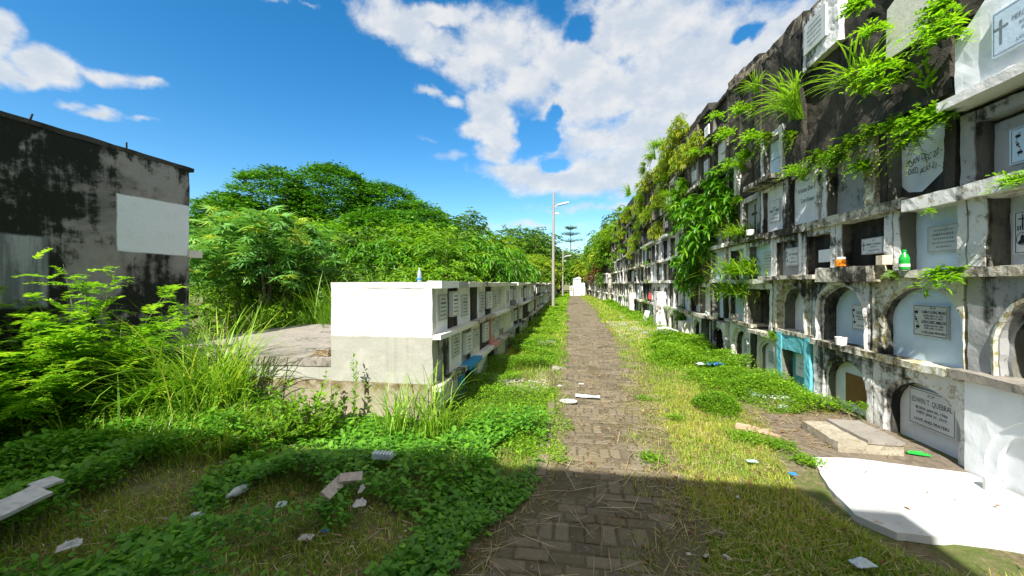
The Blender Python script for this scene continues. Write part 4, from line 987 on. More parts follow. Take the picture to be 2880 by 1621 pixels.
def put(proto, loc, rz=None, sc=1.0, label=None, first=[None], group=None, tiltx=0):
    used = proto.get('_u', 0)
    o = proto if not used else copy_tree(proto)
    if not used: proto['_u'] = 1
    elif '_u' in o: pass
    o.location = loc; o.rotation_euler = (tiltx, 0, rng.uniform(0, 6.28) if rz is None else rz)
    o.scale = (sc, sc, sc) if np.isscalar(sc) else sc
    if label: o['label'] = label
    if group: o['group'] = group
    return o
wdir = lambda n: np.stack([-rng.uniform(.25, 1, n), rng.uniform(-1, 1, n), rng.uniform(-.5, .9, n)], 1)    # out from the wall (towards -x)

# --- wall plants
herb = grow('wall_herb', '', 'wall plant', 'leafy herbs rooted in the niche wall', nst=46, L_=(.12, .40), dirs=wdir, droop=.35, per=24, ll=(.035, .062), lw=.6, mat='lime', tint=(.05, .85))
herb2 = grow('wall_herb', '', 'wall plant', 'leafy herbs rooted in the niche wall', nst=44, L_=(.12, .46), dirs=wdir, droop=.6, per=24, ll=(.03, .058), lw=.55, mat='weed', tint=(.1, 1.0))
fern = grow('wall_fern', '', 'fern', 'fern tufts rooted in the niche wall', nst=13, L_=(.15, .36), dirs=wdir, droop=.45, per=16, ll=(.05, .10), lw=.32, mat='lime', tint=(.2, .9), tmpl=LANCE)
sprig = grow('wall_sprig', '', 'wall plant', None, nst=2, L_=(.4, .5), dirs=lambda n: np.stack([-rng.uniform(.1, .3, n), rng.uniform(.0, .3, n), np.ones(n)], 1), droop=.05, per=22, ll=(.10, .13), lw=.3, mat='lime', tint=(.3, .9))
def grass_tuft(name, label, group, n, L_, lean_, bend_, wd, mat, tint=(.2, .9), wallside=True, cat='grass tuft', spread=.04, twist=0, stalk=False):
    root = empty(name, (0, 0, 0), label, cat, group); lf = LF()
    a = rng.uniform(math.pi*.55, math.pi*1.45, n) if wallside else rng.uniform(0, 6.283, n)
    b = rng.normal(0, spread, (n, 3)); b[:, 2] = 0
    strips(lf, b, a, rng.uniform(*lean_, n), rng.uniform(*bend_, n), rng.uniform(*L_, n), rng.uniform(wd*.6, wd*1.3, n), 7, rng.uniform(*tint, n), twist)
    lf.build('blades', L[mat], root)
    return root
gt = grass_tuft('grass_tuft', '', 'long grass hanging from the niche wall', 60, (.45, 1.1), (.2, .9), (1.2, 2.1), .022, 'blade', (.1, .8))
bam = grass_tuft('grass_tuft', '', 'long grass hanging from the niche wall', 260, (.15, .4), (.3, 1.6), (.6, 1.6), .018, 'weed', (.3, 1.0), spread=.15)
for ch in bam.children: pass
yb = rosette_bush('hanging_bush', '', 'hanging bush', 'bushes rooted high on the niche wall', rx=.8, rz=1.1, zc=0.0, tips=300, per=7, ll=(.16, .30), lw=.15, mat='yellow', tint=(.1, 1), droop=1.1, trunk=.02)
for rt in (yb,): pass
mg = rosette_bush('lance_leaved_bush', '', 'wall bush', None, rx=.85, rz=1.25, zc=1.3, tips=150, per=9, ll=(.24, .40), lw=.28, mat='mango', tint=(.35, .95), droop=.55, trunk=.035)

def W(u, v, X=3.33): return on_x(u, v, X)
wl = [(herb, 2345, 305, .85, 'large bright herb clump overhanging the handwritten panel, just left of the projecting white ledge'),
      (herb2, 2300, 350, .8, 'lower bright herb clump trailing across the handwritten panel'),
      (herb, 2265, 315, .6, 'small herb clump at the left end of the handwritten panel'),
      (herb2, 2150, 365, .95, 'big bushy herb mass above the bare cement niche between the two handwritten panels'),
      (herb, 2120, 395, .8, 'yellow-green herb mass hanging before the bare cement niche'),
      (herb2, 2065, 395, .8, 'sprawling herb above the white panel with faint handwriting'),
      (herb, 2180, 420, .6, 'small herb hanging lowest over the bare cement niche'),
      (herb2, 2200, 330, .7, 'dark herb clump on the black masonry below the hanging grass'),
      (herb, 2395, 285, .5, 'small herb right under the corner of the projecting white ledge'),
      (sprig, 2340, 240, 1.0, 'single upright sprig of paired leaves standing left of the projecting ledge'),
      (fern, 2402, 60, 1.1, 'fern tuft to the right of the big clean cream panel, upper one'),
      (fern, 2390, 95, 1.0, 'fern tuft at the lower right corner of the clean cream panel'),
      (herb, 2385, 20, .7, 'herb tuft at the very top between cream panel and projecting niche'),
      (fern, 2236, 175, 1.3, 'fern tuft below the lower left corner of the clean cream panel'),
      (fern, 2250, 205, 1.0, 'second fern tuft just below the one at the cream panel corner'),
      (fern, 2215, 75, .9, 'fern tuft left of the clean cream panel'),
      (herb, 2170, 15, .7, 'dark herb tuft at the top of the wall left of the cream panel'),
      (gt, 2165, 235, .8, 'bright arching grass tuft on black masonry beneath the worn plaque near the top'),
      (gt, 2010, 300, .95, 'tall dark arching grass tuft left of the bright one on black masonry'),
      (gt, 1995, 280, .75, 'second grass tuft of the pair on black masonry left of the worn top plaque'),
      (gt, 1905, 235, .5, 'small grass tuft sticking out near the skyline of the wall'),
      (fern, 1880, 275, 1.3, 'fern tuft on a shoot below the skyline blocks'),
      (fern, 1842, 335, 1.4, 'bright flat fern tuft near the skyline blocks'),
      (fern, 1908, 345, 1.3, 'fern tuft above the broken blue tablet'),
      (herb, 1885, 390, .8, 'herb clump left of the broken blue tablet'),
      (herb2, 1940, 345, .8, 'long low herb fringe on the ledge above the broken blue tablet'),
      (herb2, 2000, 340, .7, 'herb fringe right of the broken blue tablet'),
      (fern, 1850, 415, 1.3, 'fern tuft left of the tall narrow white panel'),
      (gt, 1870, 430, .45, 'small grass tuft right of the tall narrow white panel'),
      (herb, 1865, 500, .55, 'small fern-like herb by the right foot of the narrow white panel'),
      (gt, 2020, 455, .4, 'little grass tuft in the joint beside the faint handwritten panel'),
      (fern, 2010, 430, .9, 'fern tuft under the right end of the tilted roof ledge'),
      (bam, 1868, 590, 1.0, 'spiky grass tuft hanging above the narrow white niche'),
      (bam, 1872, 690, 1.6, 'big spiky grass ball hanging between the second and third rows'),
      (bam, 1858, 740, 1.5, 'lower spiky grass ball hanging over the dark arched niche'),
      (herb, 1885, 665, .7, 'leafy clump in the middle of the hanging spiky grass'),
      (herb, 1948, 842, .4, 'small yellow-green herb on top of the turquoise niche'),
      (herb2, 1700, 780, .55, 'broad sapling leaves poking out at the foot of the wall by the white pier'),
      (herb2, 2180, 1020, .35, 'mossy weed in the joint between the two bottom arches'),
      (herb, 1775, 845, .4, 'small weed between the two bottom arches in the middle stretch'),
      (fern, 2570, 455, .7, 'fern at the right edge of the picture on the long white ledge'),
      (fern, 2255, 690, .4, 'tiny moss fern on the pillar above the green bottle'),
      (fern, 2350, 530, .3, 'tiny fern on the long ledge beneath the blackened pillar')]
for pr_, u, v, sc, lb in wl:
    X = 3.30 if v > 300 else 3.28
    p = W(u, v, X); sc2 = sc*max(.8, 1.0)
    o = put(pr_, (p[0], p[1], p[2]), rng.uniform(-.35, .35), sc2, lb)
# broad-leaved orchid-like plant over the MESIAS arch
od = grow('orchid_plant', 'strappy broad-leaved plant with dry roots above the wide blue arched niche', 'wall plant', None, nst=16, L_=(.18, .38), dirs=wdir, droop=.7, per=7, ll=(.12, .2), lw=.28, mat='lime', tint=(.1, .8), tmpl=LANCE)
od.location = (3.27, *on_x(2385, 690, 3.27)[1:]); od.scale = (.75,)*3
# large lance-leaved bush clinging to the middle stretch
for k, (u, v, sc, lb) in enumerate([(1745, 600, 1.0, 'large glossy lance-leaved bush covering the middle of the right wall, upper part'), (1785, 520, .75, 'glossy lance-leaved bush reaching right toward the dark open niche'),
                                   (1720, 680, .8, 'lower drooping lance-leaved bush above the arched niches'), (1700, 540, .7, 'lance-leaved bush at the left side of the big green overhang'), (1690, 800, .33, 'young lance-leaved sapling at the wall foot')]):
    p = W(u, v, 3.0); put(mg, (p[0]+.32, p[1], p[2]-1.1*sc), None, (sc*.75, sc*.85, sc*.92), lb)
ys_ = [(1700, 430, 1.0), (1730, 400, .9), (1660, 450, 1.1), (1620, 480, 1.1), (1650, 520, 1.0), (1600, 540, 1.1), (1570, 560, 1.1), (1590, 620, 1.0), (1690, 350, .9), (1560, 600, 1.0), (1675, 400, 1.1), (1620, 560, 1.0), (1640, 600, .9), (1580, 650, .8)]
for k, (u, v, sc) in enumerate(ys_):
    p = W(u, v, 3.1); put(yb, (p[0]+.2, p[1], min(p[2], wtop(p[1])-.25)), 0, (sc*.5, sc*.85, sc*.75), 'yellow-green bush drooping from the upper rows beyond the lance-leaved bush')
r_ = random.Random(5)
for k in range(70):
    y = 12+22*r_.random(); z = 3.0+(wtop(y)-2.6)*r_.random()**.8
    put(r_.choice([herb, herb2, fern, gt, bam, herb2, herb2]), (3.22, y, z), None if False else r_.uniform(-.5, .5), r_.uniform(.6, 1.15), 'green tuft sprouting from the farther upper niches of the right wall', group='green tufts on the farther upper niches')
for k in range(16):
    y = 9+6*r_.random(); z = 3.9+2.0*r_.random()
    put(r_.choice([fern, herb, fern, herb2]), (3.27, y, z), r_.uniform(-.5, .5), r_.uniform(.6, 1.1), 'small green tuft on the dark upper blocks right of the lance-leaved bush', group='small tufts on the dark upper blocks')
for k in range(24):
    y = 9+24*r_.random(); z = r_.choice([.8, .85, 1.7, 2.5, 2.6, 3.3])
    put(r_.choice([fern, herb]), (3.24, y, z), r_.uniform(-.5, .5), r_.uniform(.3, .6), 'little weed tuft on a lower ledge in the middle stretch of the right wall', group='weed tufts on the lower ledges')

# --- trees and bushes
def dome_tree(name, label, cat, domes, trunk_at, trunk_r, mat, leaf=(.16, .26), clump=.55, ncl=300, per=30, group=None, hubs=None):
    root = empty(name, trunk_at, label, cat, group); lf = LF(); mb = MB(); T0 = np.array(trunk_at)
    if True:
        hub = T0+np.array([0, 0, 3.2]); mb.tube([tuple(T0-[0, 0, .3]), tuple(T0+[.1, .1, 1.5]), tuple(hub)], [trunk_r*1.3, trunk_r, trunk_r*.9], M['bark'], 8)
    for (x, y, z, rx, ry, rz) in domes:
        c = np.array([x, y, z]); n = int(ncl*rx*ry/9)
        d = rdir(n, -.3, 1); lump = np.array([1+.13*noise.noise(Vector(q*2.3)+Vector((x, y, z))) for q in d])
        sh = np.where(rng.random(n) < .8, rng.uniform(.9, 1.0, n), rng.uniform(.5, .9, n))
        pc = c+d*(sh*lump)[:, None]*np.array([rx, ry, rz])
        # leaves lie in flat plates
        m_ = n*per; idx = np.repeat(np.arange(n), per)
        off = rng.normal(0, 1, (m_, 3))*np.array([clump, clump, clump*.20])
        nd = unit(rdir(m_, -.35, .35)); tt = rng.uniform(.0, .75, n)[idx]+rng.normal(0, .12, m_)
        lf.stamp(*wide(DIAMOND, .5), pc[idx]+off, basis(nd, roll=rng.normal(0, .5, m_)), rng.uniform(*leaf, m_)[:, None], tt)
        # limbs
        j = c-np.array([0, 0, rz*.6]); mid = (hub+j)/2+np.array([0, 0, .5]); mb.tube([tuple(hub), tuple(mid), tuple(j)], [trunk_r*.55, trunk_r*.42, trunk_r*.25], M['bark'], 6, False)
        for q in pc[rng.choice(n, min(n, 20), replace=False)]:
            k = (j*.5+q*.5)+rng.normal(0, .3, 3); mb.tube([tuple(j), tuple(k), tuple(q)], [trunk_r*.2, trunk_r*.11, trunk_r*.03], M['bark'], 4, False)
    lf_o = lf.build('crown', L[mat]); lf_o.parent = root; lf_o.matrix_parent_inverse = root.matrix_basis.inverted()
    mb.build('trunk', root)
    return root
def at(u, v, d):
    """spot seen at u, v (2880 measure), d metres deep"""
    x, y, z = ray(u/1.118, v/1.118); return x*d, y*d, EYE+z*d
DM = []
for (u, v, d, rx, rz) in [(765, 610, 31, 3.3, 3.9), (930, 605, 33, 3.8, 4.3), (650, 640, 31, 3.0, 2.6), (1075, 630, 34, 3.3, 3.6), (1165, 670, 33, 3.0, 3.1), (1075, 700, 27, 3.5, 2.7), (1225, 715, 30, 2.7, 2.4),
                          (1290, 740, 31, 2.2, 1.5), (930, 715, 27, 2.8, 2.0), (720, 690, 29, 2.8, 2.2), (1170, 735, 26, 2.4, 1.7), (600, 670, 31, 2.0, 1.7), (850, 640, 35, 2.8, 3.0)]:
    x, y, z = at(u, v, d); DM.append((x, y, z, rx, rx*.9, rz))
x, y, z = at(925, 760, 31)
dome_tree('rain_tree', 'huge spreading tree with layered dome-shaped canopy behind the bushes at centre left', 'tree', DM, (x, y, 0), .55, 'rain', ncl=430, per=30, leaf=(.18, .34), clump=.36)

hedge = rosette_bush('mango_bush', '', 'bush', 'mango-like bushes behind the low niche block', rx=1.9, rz=1.55, zc=1.75, tips=430, per=8, ll=(.22, .38), lw=.25, mat='mango', tint=(.1, .85), droop=.6, trunk=.06)
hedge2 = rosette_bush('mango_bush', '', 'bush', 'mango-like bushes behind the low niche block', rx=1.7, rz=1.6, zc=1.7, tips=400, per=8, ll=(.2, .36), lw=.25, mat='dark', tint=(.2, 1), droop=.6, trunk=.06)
hp = [(-9.6, 12.5, 1.15, 'leftmost mango-like bush behind the platform tomb'), (-8.0, 13.5, 1.15, 'mango-like bush right of the palmate-leaved tree'), (-6.4, 12.6, 1.0, 'bright mango-like bush above the left corner of the white end wall'), (-5.0, 13.2, 1.1, 'mango-like bush straight behind the white end wall'),
      (-4.3, 15.5, 1.1, 'mango-like bush behind the water bottle'), (-4.2, 18.5, 1.1, 'mango-like bush behind the second stretch of niche block'), (-4.4, 21.5, 1.2, 'mango-like bush behind the third stretch of niche block'), (-7.5, 17, 1.4, 'taller mango-like bush in the second row, left'), (-6, 21, 1.5, 'taller mango-like bush in the second row, right'),
      (-11.5, 15, 1.4, 'mango-like bush in the second row behind the palmate-leaved tree'), (-4.6, 25, 1.2, 'mango-like bush before the yellowish trees')]
hedge3 = rosette_bush('mango_bush', '', 'bush', 'mango-like bushes behind the low niche block', rx=1.8, rz=1.6, zc=1.75, tips=760, per=7, ll=(.12, .2), lw=.42, mat='weed', tint=(.0, .75), droop=.2, trunk=.06, tmpl=OVAL)
for i, (x, y, s_, lb) in enumerate(hp): put((hedge, hedge2, hedge3)[(0, 1, 0, 2, 0, 1, 0, 2, 1, 2, 0)[i]], (x, y, 0), None, s_, lb)
# bushes and trees behind, farther off
ylt = rosette_bush('leafy_tree', '', 'tree', 'trees beyond the low niche blocks', rx=2.4, rz=2.0, zc=2.6, tips=800, per=7, ll=(.2, .34), lw=.4, mat='yellow', tint=(.0, .85), droop=.25, trunk=.09, tmpl=DIAMOND)
grt = rosette_bush('leafy_tree', '', 'tree', 'trees beyond the low niche blocks', rx=2.4, rz=2.1, zc=2.7, tips=900, per=7, ll=(.18, .32), lw=.42, mat='weed', tint=(.0, .7), droop=.25, trunk=.09, tmpl=DIAMOND)
drk = rosette_bush('leafy_tree', '', 'tree', 'trees beyond the low niche blocks', rx=2.5, rz=2.5, zc=3.0, tips=900, per=7, ll=(.2, .34), lw=.42, mat='dark', tint=(.1, 1), droop=.25, trunk=.1, tmpl=DIAMOND)
yl = 'yellowish rounded tree beyond the left niche blocks'; gr = 'green leafy tree beyond the left niche blocks'; dk = 'dark leafy tree in the distance behind the bushes'
for (x, y, s_, pr_, lb) in [(-4.9, 29, .85, ylt, yl), (-4.6, 34, .95, ylt, yl), (-4.2, 39, .95, grt, gr), (-8.2, 28, 1.1, grt, gr), (-7.0, 33, 1.2, ylt, yl), (-4.2, 45, 1.0, grt, gr), (-3.9, 52, .95, ylt, yl), (-3.5, 60, 1.0, grt, gr), (-8, 42, 1.5, grt, gr), (-6, 58, 1.9, drk, dk), (-9, 62, 2.0, drk, dk),
                        (-12, 36, 1.5, drk, dk), (-15, 38, 1.6, drk, dk), (-19, 36, 1.6, grt, gr), (-24, 38, 1.7, drk, dk), (-29, 38, 1.8, drk, dk), (-11, 22, 1.0, grt, gr), (-15, 22, 1.05, grt, gr), (-19, 23, 1.1, drk, dk), (-23, 25, 1.2, grt, gr), (-14, 48, 2, drk, dk), (-20, 50, 2.2, drk, dk), (-3, 72, 1.4, grt, gr), (-14, 17, .9, grt, gr), (-18, 18, 1.0, hedge, 'mango-like bush far left behind the dark building'),
                        (-2.5, 66, 1.5, drk, dk), (.5, 60, 1.15, grt, 'green leafy tree right behind the white gabled tomb'), (-5, 50, 1.6, drk, dk), (-3.2, 40, 1.0, ylt, yl), (2.6, 58, 1.3, ylt, 'yellowish tree right behind the white gabled tomb'), (-2.5, 85, 1.6, drk, dk), (1.5, 90, 1.8, drk, dk), (4.5, 88, 1.9, grt, 'green leafy tree rising behind the white gabled tomb')]:
    put(pr_, (x, y, 0), None, s_, lb)
# right side beyond the tall wall
redb = rosette_bush('leafy_bush', '', 'bush', 'bushes overhanging the low far wall', rx=2.0, rz=1.6, zc=1.2, tips=500, per=7, ll=(.18, .3), lw=.4, mat='red', tint=(.2, 1), droop=.4, trunk=.05, tmpl=DIAMOND)
gl = 'green bush heaped over the low far wall on the right'
for (x, y, z, s_, pr_, lb) in [(4.4, 35.5, 2.2, 1.0, grt, gl), (4.2, 38, 2.0, .95, grt, gl), (3.6, 41, 1.6, .9, redb, 'reddish withered bush over the low far wall, nearer one'), (4.8, 40, 1.6, 1.2, ylt, 'yellow-green bush over the low far wall'), (3.7, 45, 1.5, .9, grt, gl), (3.3, 49, 1.4, .85, redb, 'reddish withered bush over the low far wall, farther one'), (3.6, 53, 1.2, .95, ylt, 'yellow-green bush over the far end of the low wall'), (4.5, 47, 2, 1.3, grt, gl), (5.5, 55, 1, 1.6, drk, 'dark tree behind the low far wall'),
                            (3.2, 60, .6, 1.1, grt, gl), (5, 66, 0, 1.6, drk, 'dark tree behind the low far wall'), (4.6, 36.5, 3.2, .95, ylt, 'yellow-green bush above the start of the low far wall'), (4.4, 43, 3.0, 1.0, grt, gl), (4.9, 34.5, 3.6, .8, grt, 'green bush on the end corner of the tall right wall'), (3.2, 70, 0, 1.2, grt, gl), (3.0, 37, 1.0, .55, hedge2, 'dark lance-leaved bush hanging down the start of the low far wall'), (6.5, 44, 3, 1.4, drk, 'dark tree behind the low far wall')]:
    put(pr_, (x, y, z), None, s_, lb)
# conifer-like tree with flat tiers in the distance
root = empty('tiered_tree', (-.3, 70, 0), 'thin distant tree with flat separate tiers of branches right of the lamp pole', 'tree'); lf = LF(); mb = MB()
mb.tube([(-.3, 70, 0), (-.3, 70, 12.3)], [.2, .04], M['bark'], 6)
for k, zz in enumerate([9.2, 10.4, 11.5]):
    rr = 2.6-.75*k; n = 420; a = rng.uniform(0, 6.28, n); q = rr*rng.random(n)**.6
    p = np.stack([-.3+q*np.cos(a), 70+q*np.sin(a), zz+q*.12+rng.normal(0, .12, n)], 1); lf.stamp(*wide(DIAMOND, .5), p, basis(rdir(n, -.3, .3)), rng.uniform(.2, .4, n)[:, None], rng.uniform(0, .6, n))
    for j in range(7): mb.tube([(-.3, 70, zz-.2), (-.3+rr*.8*math.cos(j*.9+k), 70+rr*.8*math.sin(j*.9+k), zz+rr*.1)], [.05, .02], M['bark'], 4, False)
o = lf.build('crown', L['rain'], root); o.matrix_parent_inverse = root.matrix_basis.inverted(); mb.build('trunk', root)
# palmate-leaved tree beside the building
cas = rosette_bush('castor_tree', 'grey-green tree with large star-shaped leaves beside the dark building', 'tree', rx=1.75, rz=1.3, zc=2.5, tips=420, per=2, ll=(.22, .36), lw=1.0, mat='castor', tint=(.2, .95), droop=.35, trunk=.06, tmpl=STAR, fill=.38, nst=6)
cas.location = (-7.5, 8.6, 0); cas.scale = (.95, .95, .93)
cas2 = put(cas, (0, 0, 0)) if False else copy_tree(cas); cas2.location = (-9.4, 9.6, .1); cas2.rotation_euler = (0, 0, 2); cas2['label'] = 'second grey-green star-leaved tree, half hidden behind the dark building'
# thicket under and around it
thk = rosette_bush('shrub', '', 'shrub', 'low shrubs behind the platform tomb', rx=1.1, rz=.8, zc=.75, tips=330, per=8, ll=(.08, .16), lw=.3, mat='weed', tint=(.1, .8), droop=.2, trunk=.02)
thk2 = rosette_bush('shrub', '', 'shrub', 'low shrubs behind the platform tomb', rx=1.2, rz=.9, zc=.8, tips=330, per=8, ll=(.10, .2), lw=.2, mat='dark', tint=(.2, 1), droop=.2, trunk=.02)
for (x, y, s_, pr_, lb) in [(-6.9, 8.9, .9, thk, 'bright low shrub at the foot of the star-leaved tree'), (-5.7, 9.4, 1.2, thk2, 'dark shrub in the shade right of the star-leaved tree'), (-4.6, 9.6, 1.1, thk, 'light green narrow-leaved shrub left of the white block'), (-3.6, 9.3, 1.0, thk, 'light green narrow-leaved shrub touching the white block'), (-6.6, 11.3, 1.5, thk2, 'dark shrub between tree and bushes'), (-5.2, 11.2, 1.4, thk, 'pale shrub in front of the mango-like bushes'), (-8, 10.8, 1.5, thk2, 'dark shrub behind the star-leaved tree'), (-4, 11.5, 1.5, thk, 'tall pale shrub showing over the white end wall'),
                         (-8.9, 8.3, 1.1, thk, 'shrub behind the corner of the dark building'), (-10.5, 12, 1.6, thk2, 'dark shrub far behind the dark building')]:
    put(pr_, (x, y, 0), None, s_, lb)
tg = grass_tuft('tall_grass', '', 'tall grass clumps behind the platform tomb', 150, (.6, 1.5), (.0, .35), (.4, 1.3), .018, 'blade', (.0, .75), False, spread=.22)
for k in range(38):
    x = -7.2+4.3*r_.random(); y = 7.95+1.5*r_.random(); put(tg, (x, y, 0), None, r_.uniform(.85, 1.4), 'clump of tall grass behind the platform tomb')

# --- foreground left plants
fg = grass_tuft('tall_grass', 'large clump of tall arching yellow-green grass in front of the platform tomb', None, 400, (.7, 1.7), (.0, .5), (.6, 2.1), .014, 'blade', (.15, 1.0), False, spread=.17)
fg.location = (-4.08, 3.9, 0)
fg2 = grass_tuft('tall_grass', 'second clump of tall grass beside the feathery bush', None, 260, (.6, 1.4), (.0, .5), (.7, 2.2), .016, 'blade', (.0, .8), False, spread=.16)
fg2.location = (-4.75, 3.75, 0)
fg3 = grass_tuft('tall_grass', 'thin clump of long grass at the right corner of the white block', None, 75, (.45, 1.0), (.0, .4), (.6, 2.0), .013, 'blade', (.2, .9), False, spread=.10)
fg3.location = (-1.42, 3.75, 0)
c4 = copy_tree(fg3); c4.location = (-1.85, 3.85, 0); c4.rotation_euler = (0, 0, 1.3); c4.scale = (.8,)*3; c4['label'] = 'thin clump of long grass before the beige foot of the white block'
lu = grow('feathery_bush', 'lime-green feathery bush with ferny leaves against the dark building', 'bush', nst=56, L_=(.8, 2.15), dirs=lambda n: np.stack([rng.normal(0, .55, n), rng.normal(0, .40, n), rng.uniform(.7, 1.5, n)], 1), spread=.08, droop=.28, per=18, ll=(.20, .34), lw=.42, mat='lime', tint=(.1, .85), stem_r=.008, pinn=9, t0=.22, up=.1)
lu.location = (-5.3, 3.55, 0); lu.scale = (1.1, 1.1, 1.28)
lu2 = copy_tree(lu); lu2.location = (-5.75, 3.15, -.1); lu2.rotation_euler = (0, 0, 2.2); lu2.scale = (.9,)*3; lu2['label'] = 'second lime-green feathery bush at the left edge of the picture'
br = grow('broadleaf_weed', '', 'weed plant', 'broad-leaved weeds before the white block', nst=22, L_=(.3, .75), dirs=lambda n: np.stack([rng.normal(0, .5, n), rng.normal(0, .5, n), rng.uniform(.6, 1.1, n)], 1), spread=.09, droop=.1, per=15, ll=(.06, .11), lw=.62, mat='weed', tint=(.15, .8), stem_r=.005, t0=.15)
for (x, y, s_, lb) in [(-2.95, 3.75, 1.0, 'broad-leaved weed before the beige front of the platform tomb'), (-2.72, 3.9, .8, 'broad-leaved weed at the corner where platform and white block meet'), (-2.85, 3.4, .75, 'broad-leaved weed nearest the viewer, half in shade'), (-3.3, 3.45, .9, 'broad-leaved weed in shade right below the tall grass'), (-2.62, 3.62, .75, 'low broad-leaved weed half in sun before the white block'), (-3.1, 3.2, .6, 'lowest broad-leaved weed at the shadow edge')]:
    put(br, (x, y, 0), None, s_, lb)
spk = grow('amaranth_weed', 'slender upright weed with a leafy spike against the grey end wall', 'weed plant', nst=2, L_=(.7, .85), dirs=lambda n: np.stack([rng.normal(0, .06, n), rng.normal(0, .06, n), np.ones(n)], 1), droop=0, per=30, ll=(.05, .09), lw=.45, mat='weed', tint=(.3, .8))
spk.location = (-2.45, 4.05, 0)
for (x, y, s_, lb) in [(2.72, 6.55, .6, 'tall weed in front of the turquoise niche'), (2.55, 7.4, .75, 'tall weed before the small cream arch'), (2.35, 5.9, .45, 'weed at the right end of the green strip before the wall')]:
    put(br, (x, y, 0), None, s_, lb)
dw = grow('dry_weed', 'dark dry weed stems leaning over the white painted slab at lower right', 'weed plant', nst=9, L_=(.18, .42), dirs=lambda n: np.stack([rng.normal(0, .5, n), rng.normal(.1, .5, n), rng.uniform(.4, 1, n)], 1), droop=.3, per=5, ll=(.02, .04), lw=.3, mat='red', tint=(0, .3), smat='ink', stem_r=.003)
dw.location = (2.55, 2.35, 0)

# ------------------------------------------------------------------ ground cover
clears = [(on_ground(u, v)[0], on_ground(u, v)[1], r0, r1) for u, v, r0, r1 in [(330, 1300, .55, .22), (680, 1290, .42, .34), (760, 1150, .4, .12), (820, 1400, .3, .2), (560, 1430, .3, .14), (180, 1390, .35, .14)]]
def clearing(x, y): return min([((x-a)/c)**2+((y-b)/d)**2 for a, b, c, d in clears])
def sample(n, x0, x1, y0, y1, test, pw=1.0):
    x = rng.uniform(0, 1, n); y = y0+(y1-y0)*rng.random(n)**pw
    a = np.array([x0(q) if callable(x0) else x0 for q in y]); b = np.array([x1(q) if callable(x1) else x1 for q in y])
    x = a+(b-a)*x; k = np.array([test(p, q) for p, q in zip(x, y)]); return x[k > rng.random(n)], y[k > rng.random(n)] if False else None, x, y, k
def pts(n, x0, x1, y0, y1, test=None, pw=1.0):
    y = y0+(y1-y0)*rng.random(n)**pw
    a = np.array([x0(q) if callable(x0) else x0 for q in y]); b = np.array([x1(q) if callable(x1) else x1 for q in y]); x = a+(b-a)*rng.random(n)
    if test is not None:
        k = np.array([test(p, q) for p, q in zip(x, y)]) > rng.random(n); x, y = x[k], y[k]
    return x, y
def leaves(lf, x, y, hfun, size, lw=.62, tint=(.1, .8), tmpl=OVAL, zs=(-.15, .75), far=7):
    n = len(x); h = np.array([hfun(p, q) for p, q in zip(x, y)]); z = h*(.25+.75*rng.random(n)**.6)
    s = rng.uniform(*size, n)*np.maximum(1, y/far)
    lf.stamp(*wide(tmpl, lw), np.stack([x, y, z], 1), basis(rdir(n, *zs)), s[:, None], rng.uniform(*tint, n)+.15*nz2(x, y, 1.5))
def nn(x, y, f=1, o=0): return noise.noise(Vector((x*f+o, y*f, o)))
ramp01 = lambda v, a, b: max(0., min(1., (v-a)/(b-a)))
# left foreground: dark creeping weeds with worn thatch between
def den_A(x, y):
    c = clearing(x, y); d = ramp01(nn(x, y, 1.1, 5)+nn(x, y, 3.2, 9)*.5, -.42, -.02)
    return d*ramp01(c, .6, 1.25)
hA = lambda x, y: (.05+.22*ramp01(nn(x, y, 1.3, 5)+.2, 0, .7)+(.12 if y > 3.2 and x < -2.9 else 0))*(.22 if y > 3.3 and -2.75 < x < -1.2 else 1)
lf = LF()
x, y = pts(115000, -7.5, lambda q: pl(q)-.05, 1.15, 4.2, den_A); leaves(lf, x, y, hA, (.022, .055), tint=(0, .8))
x, y = pts(5500, -7.5, lambda q: pl(q)-.3, 1.15, 4.2, den_A); leaves(lf, x, y, lambda p, q: hA(p, q)+.05, (.05, .085), tint=(.2, .8))
tag(lf.build('creeping_weeds', L['weed2']), 'dark green creeping weeds covering the shaded left foreground', 'ground cover', kind='stuff')
# bright weeds on the verge between block and path, and the strip before the right wall
def den_B(x, y):
    d = ramp01(nn(x, y, 1.0, 2)+nn(x, y, 3, 4)*.4, -.38, -.08)
    for (a, b, c, e) in ((-.75, 5.95, .35, .22), (-.7, 9.9, .5, .25), (-.45, 6.6, .16, .5), (-1, 13.5, .3, .3)):
        d *= ramp01(((x-a)/c)**2+((y-b)/e)**2, .5, 1.3)
    return d
hB = lambda x, y: (.25+.75*ramp01(y, 4.3, 5.2))*(.05+.20*ramp01(nn(x, y, 1.2, 8)+.25, 0, .7))*ramp01(pl(y)-x, 0, .35)+.02
lf = LF()
x, y = pts(42000, -1.62, lambda q: pl(q)+.02, 3.5, 10, den_B); leaves(lf, x, y, hB, (.018, .04), tint=(.1, .9))
x, y = pts(9000, lambda q: pl(q)-.1, lambda q: pl(q)+.22, 3.4, 20, lambda p, q: ramp01(nn(p, q, 2.2, 61), .0, .25), 1.3); leaves(lf, x, y, lambda p, q: .05, (.015, .03), tint=(.2, 1))
x, y = pts(26000, -1.62, lambda q: pl(q)+.02, 10, 26, den_B, 1.3); leaves(lf, x, y, hB, (.02, .04), tint=(.2, 1))
x, y = pts(7000, -1.9, lambda q: pl(q)+.02, 26, 62, None, 1.3); leaves(lf, x, y, hB, (.02, .03), tint=(.3, 1))
tag(lf.build('verge_weeds', L['weed']), 'bright sunlit weeds on the verge between the niche block and the brick path', 'ground cover', kind='stuff')
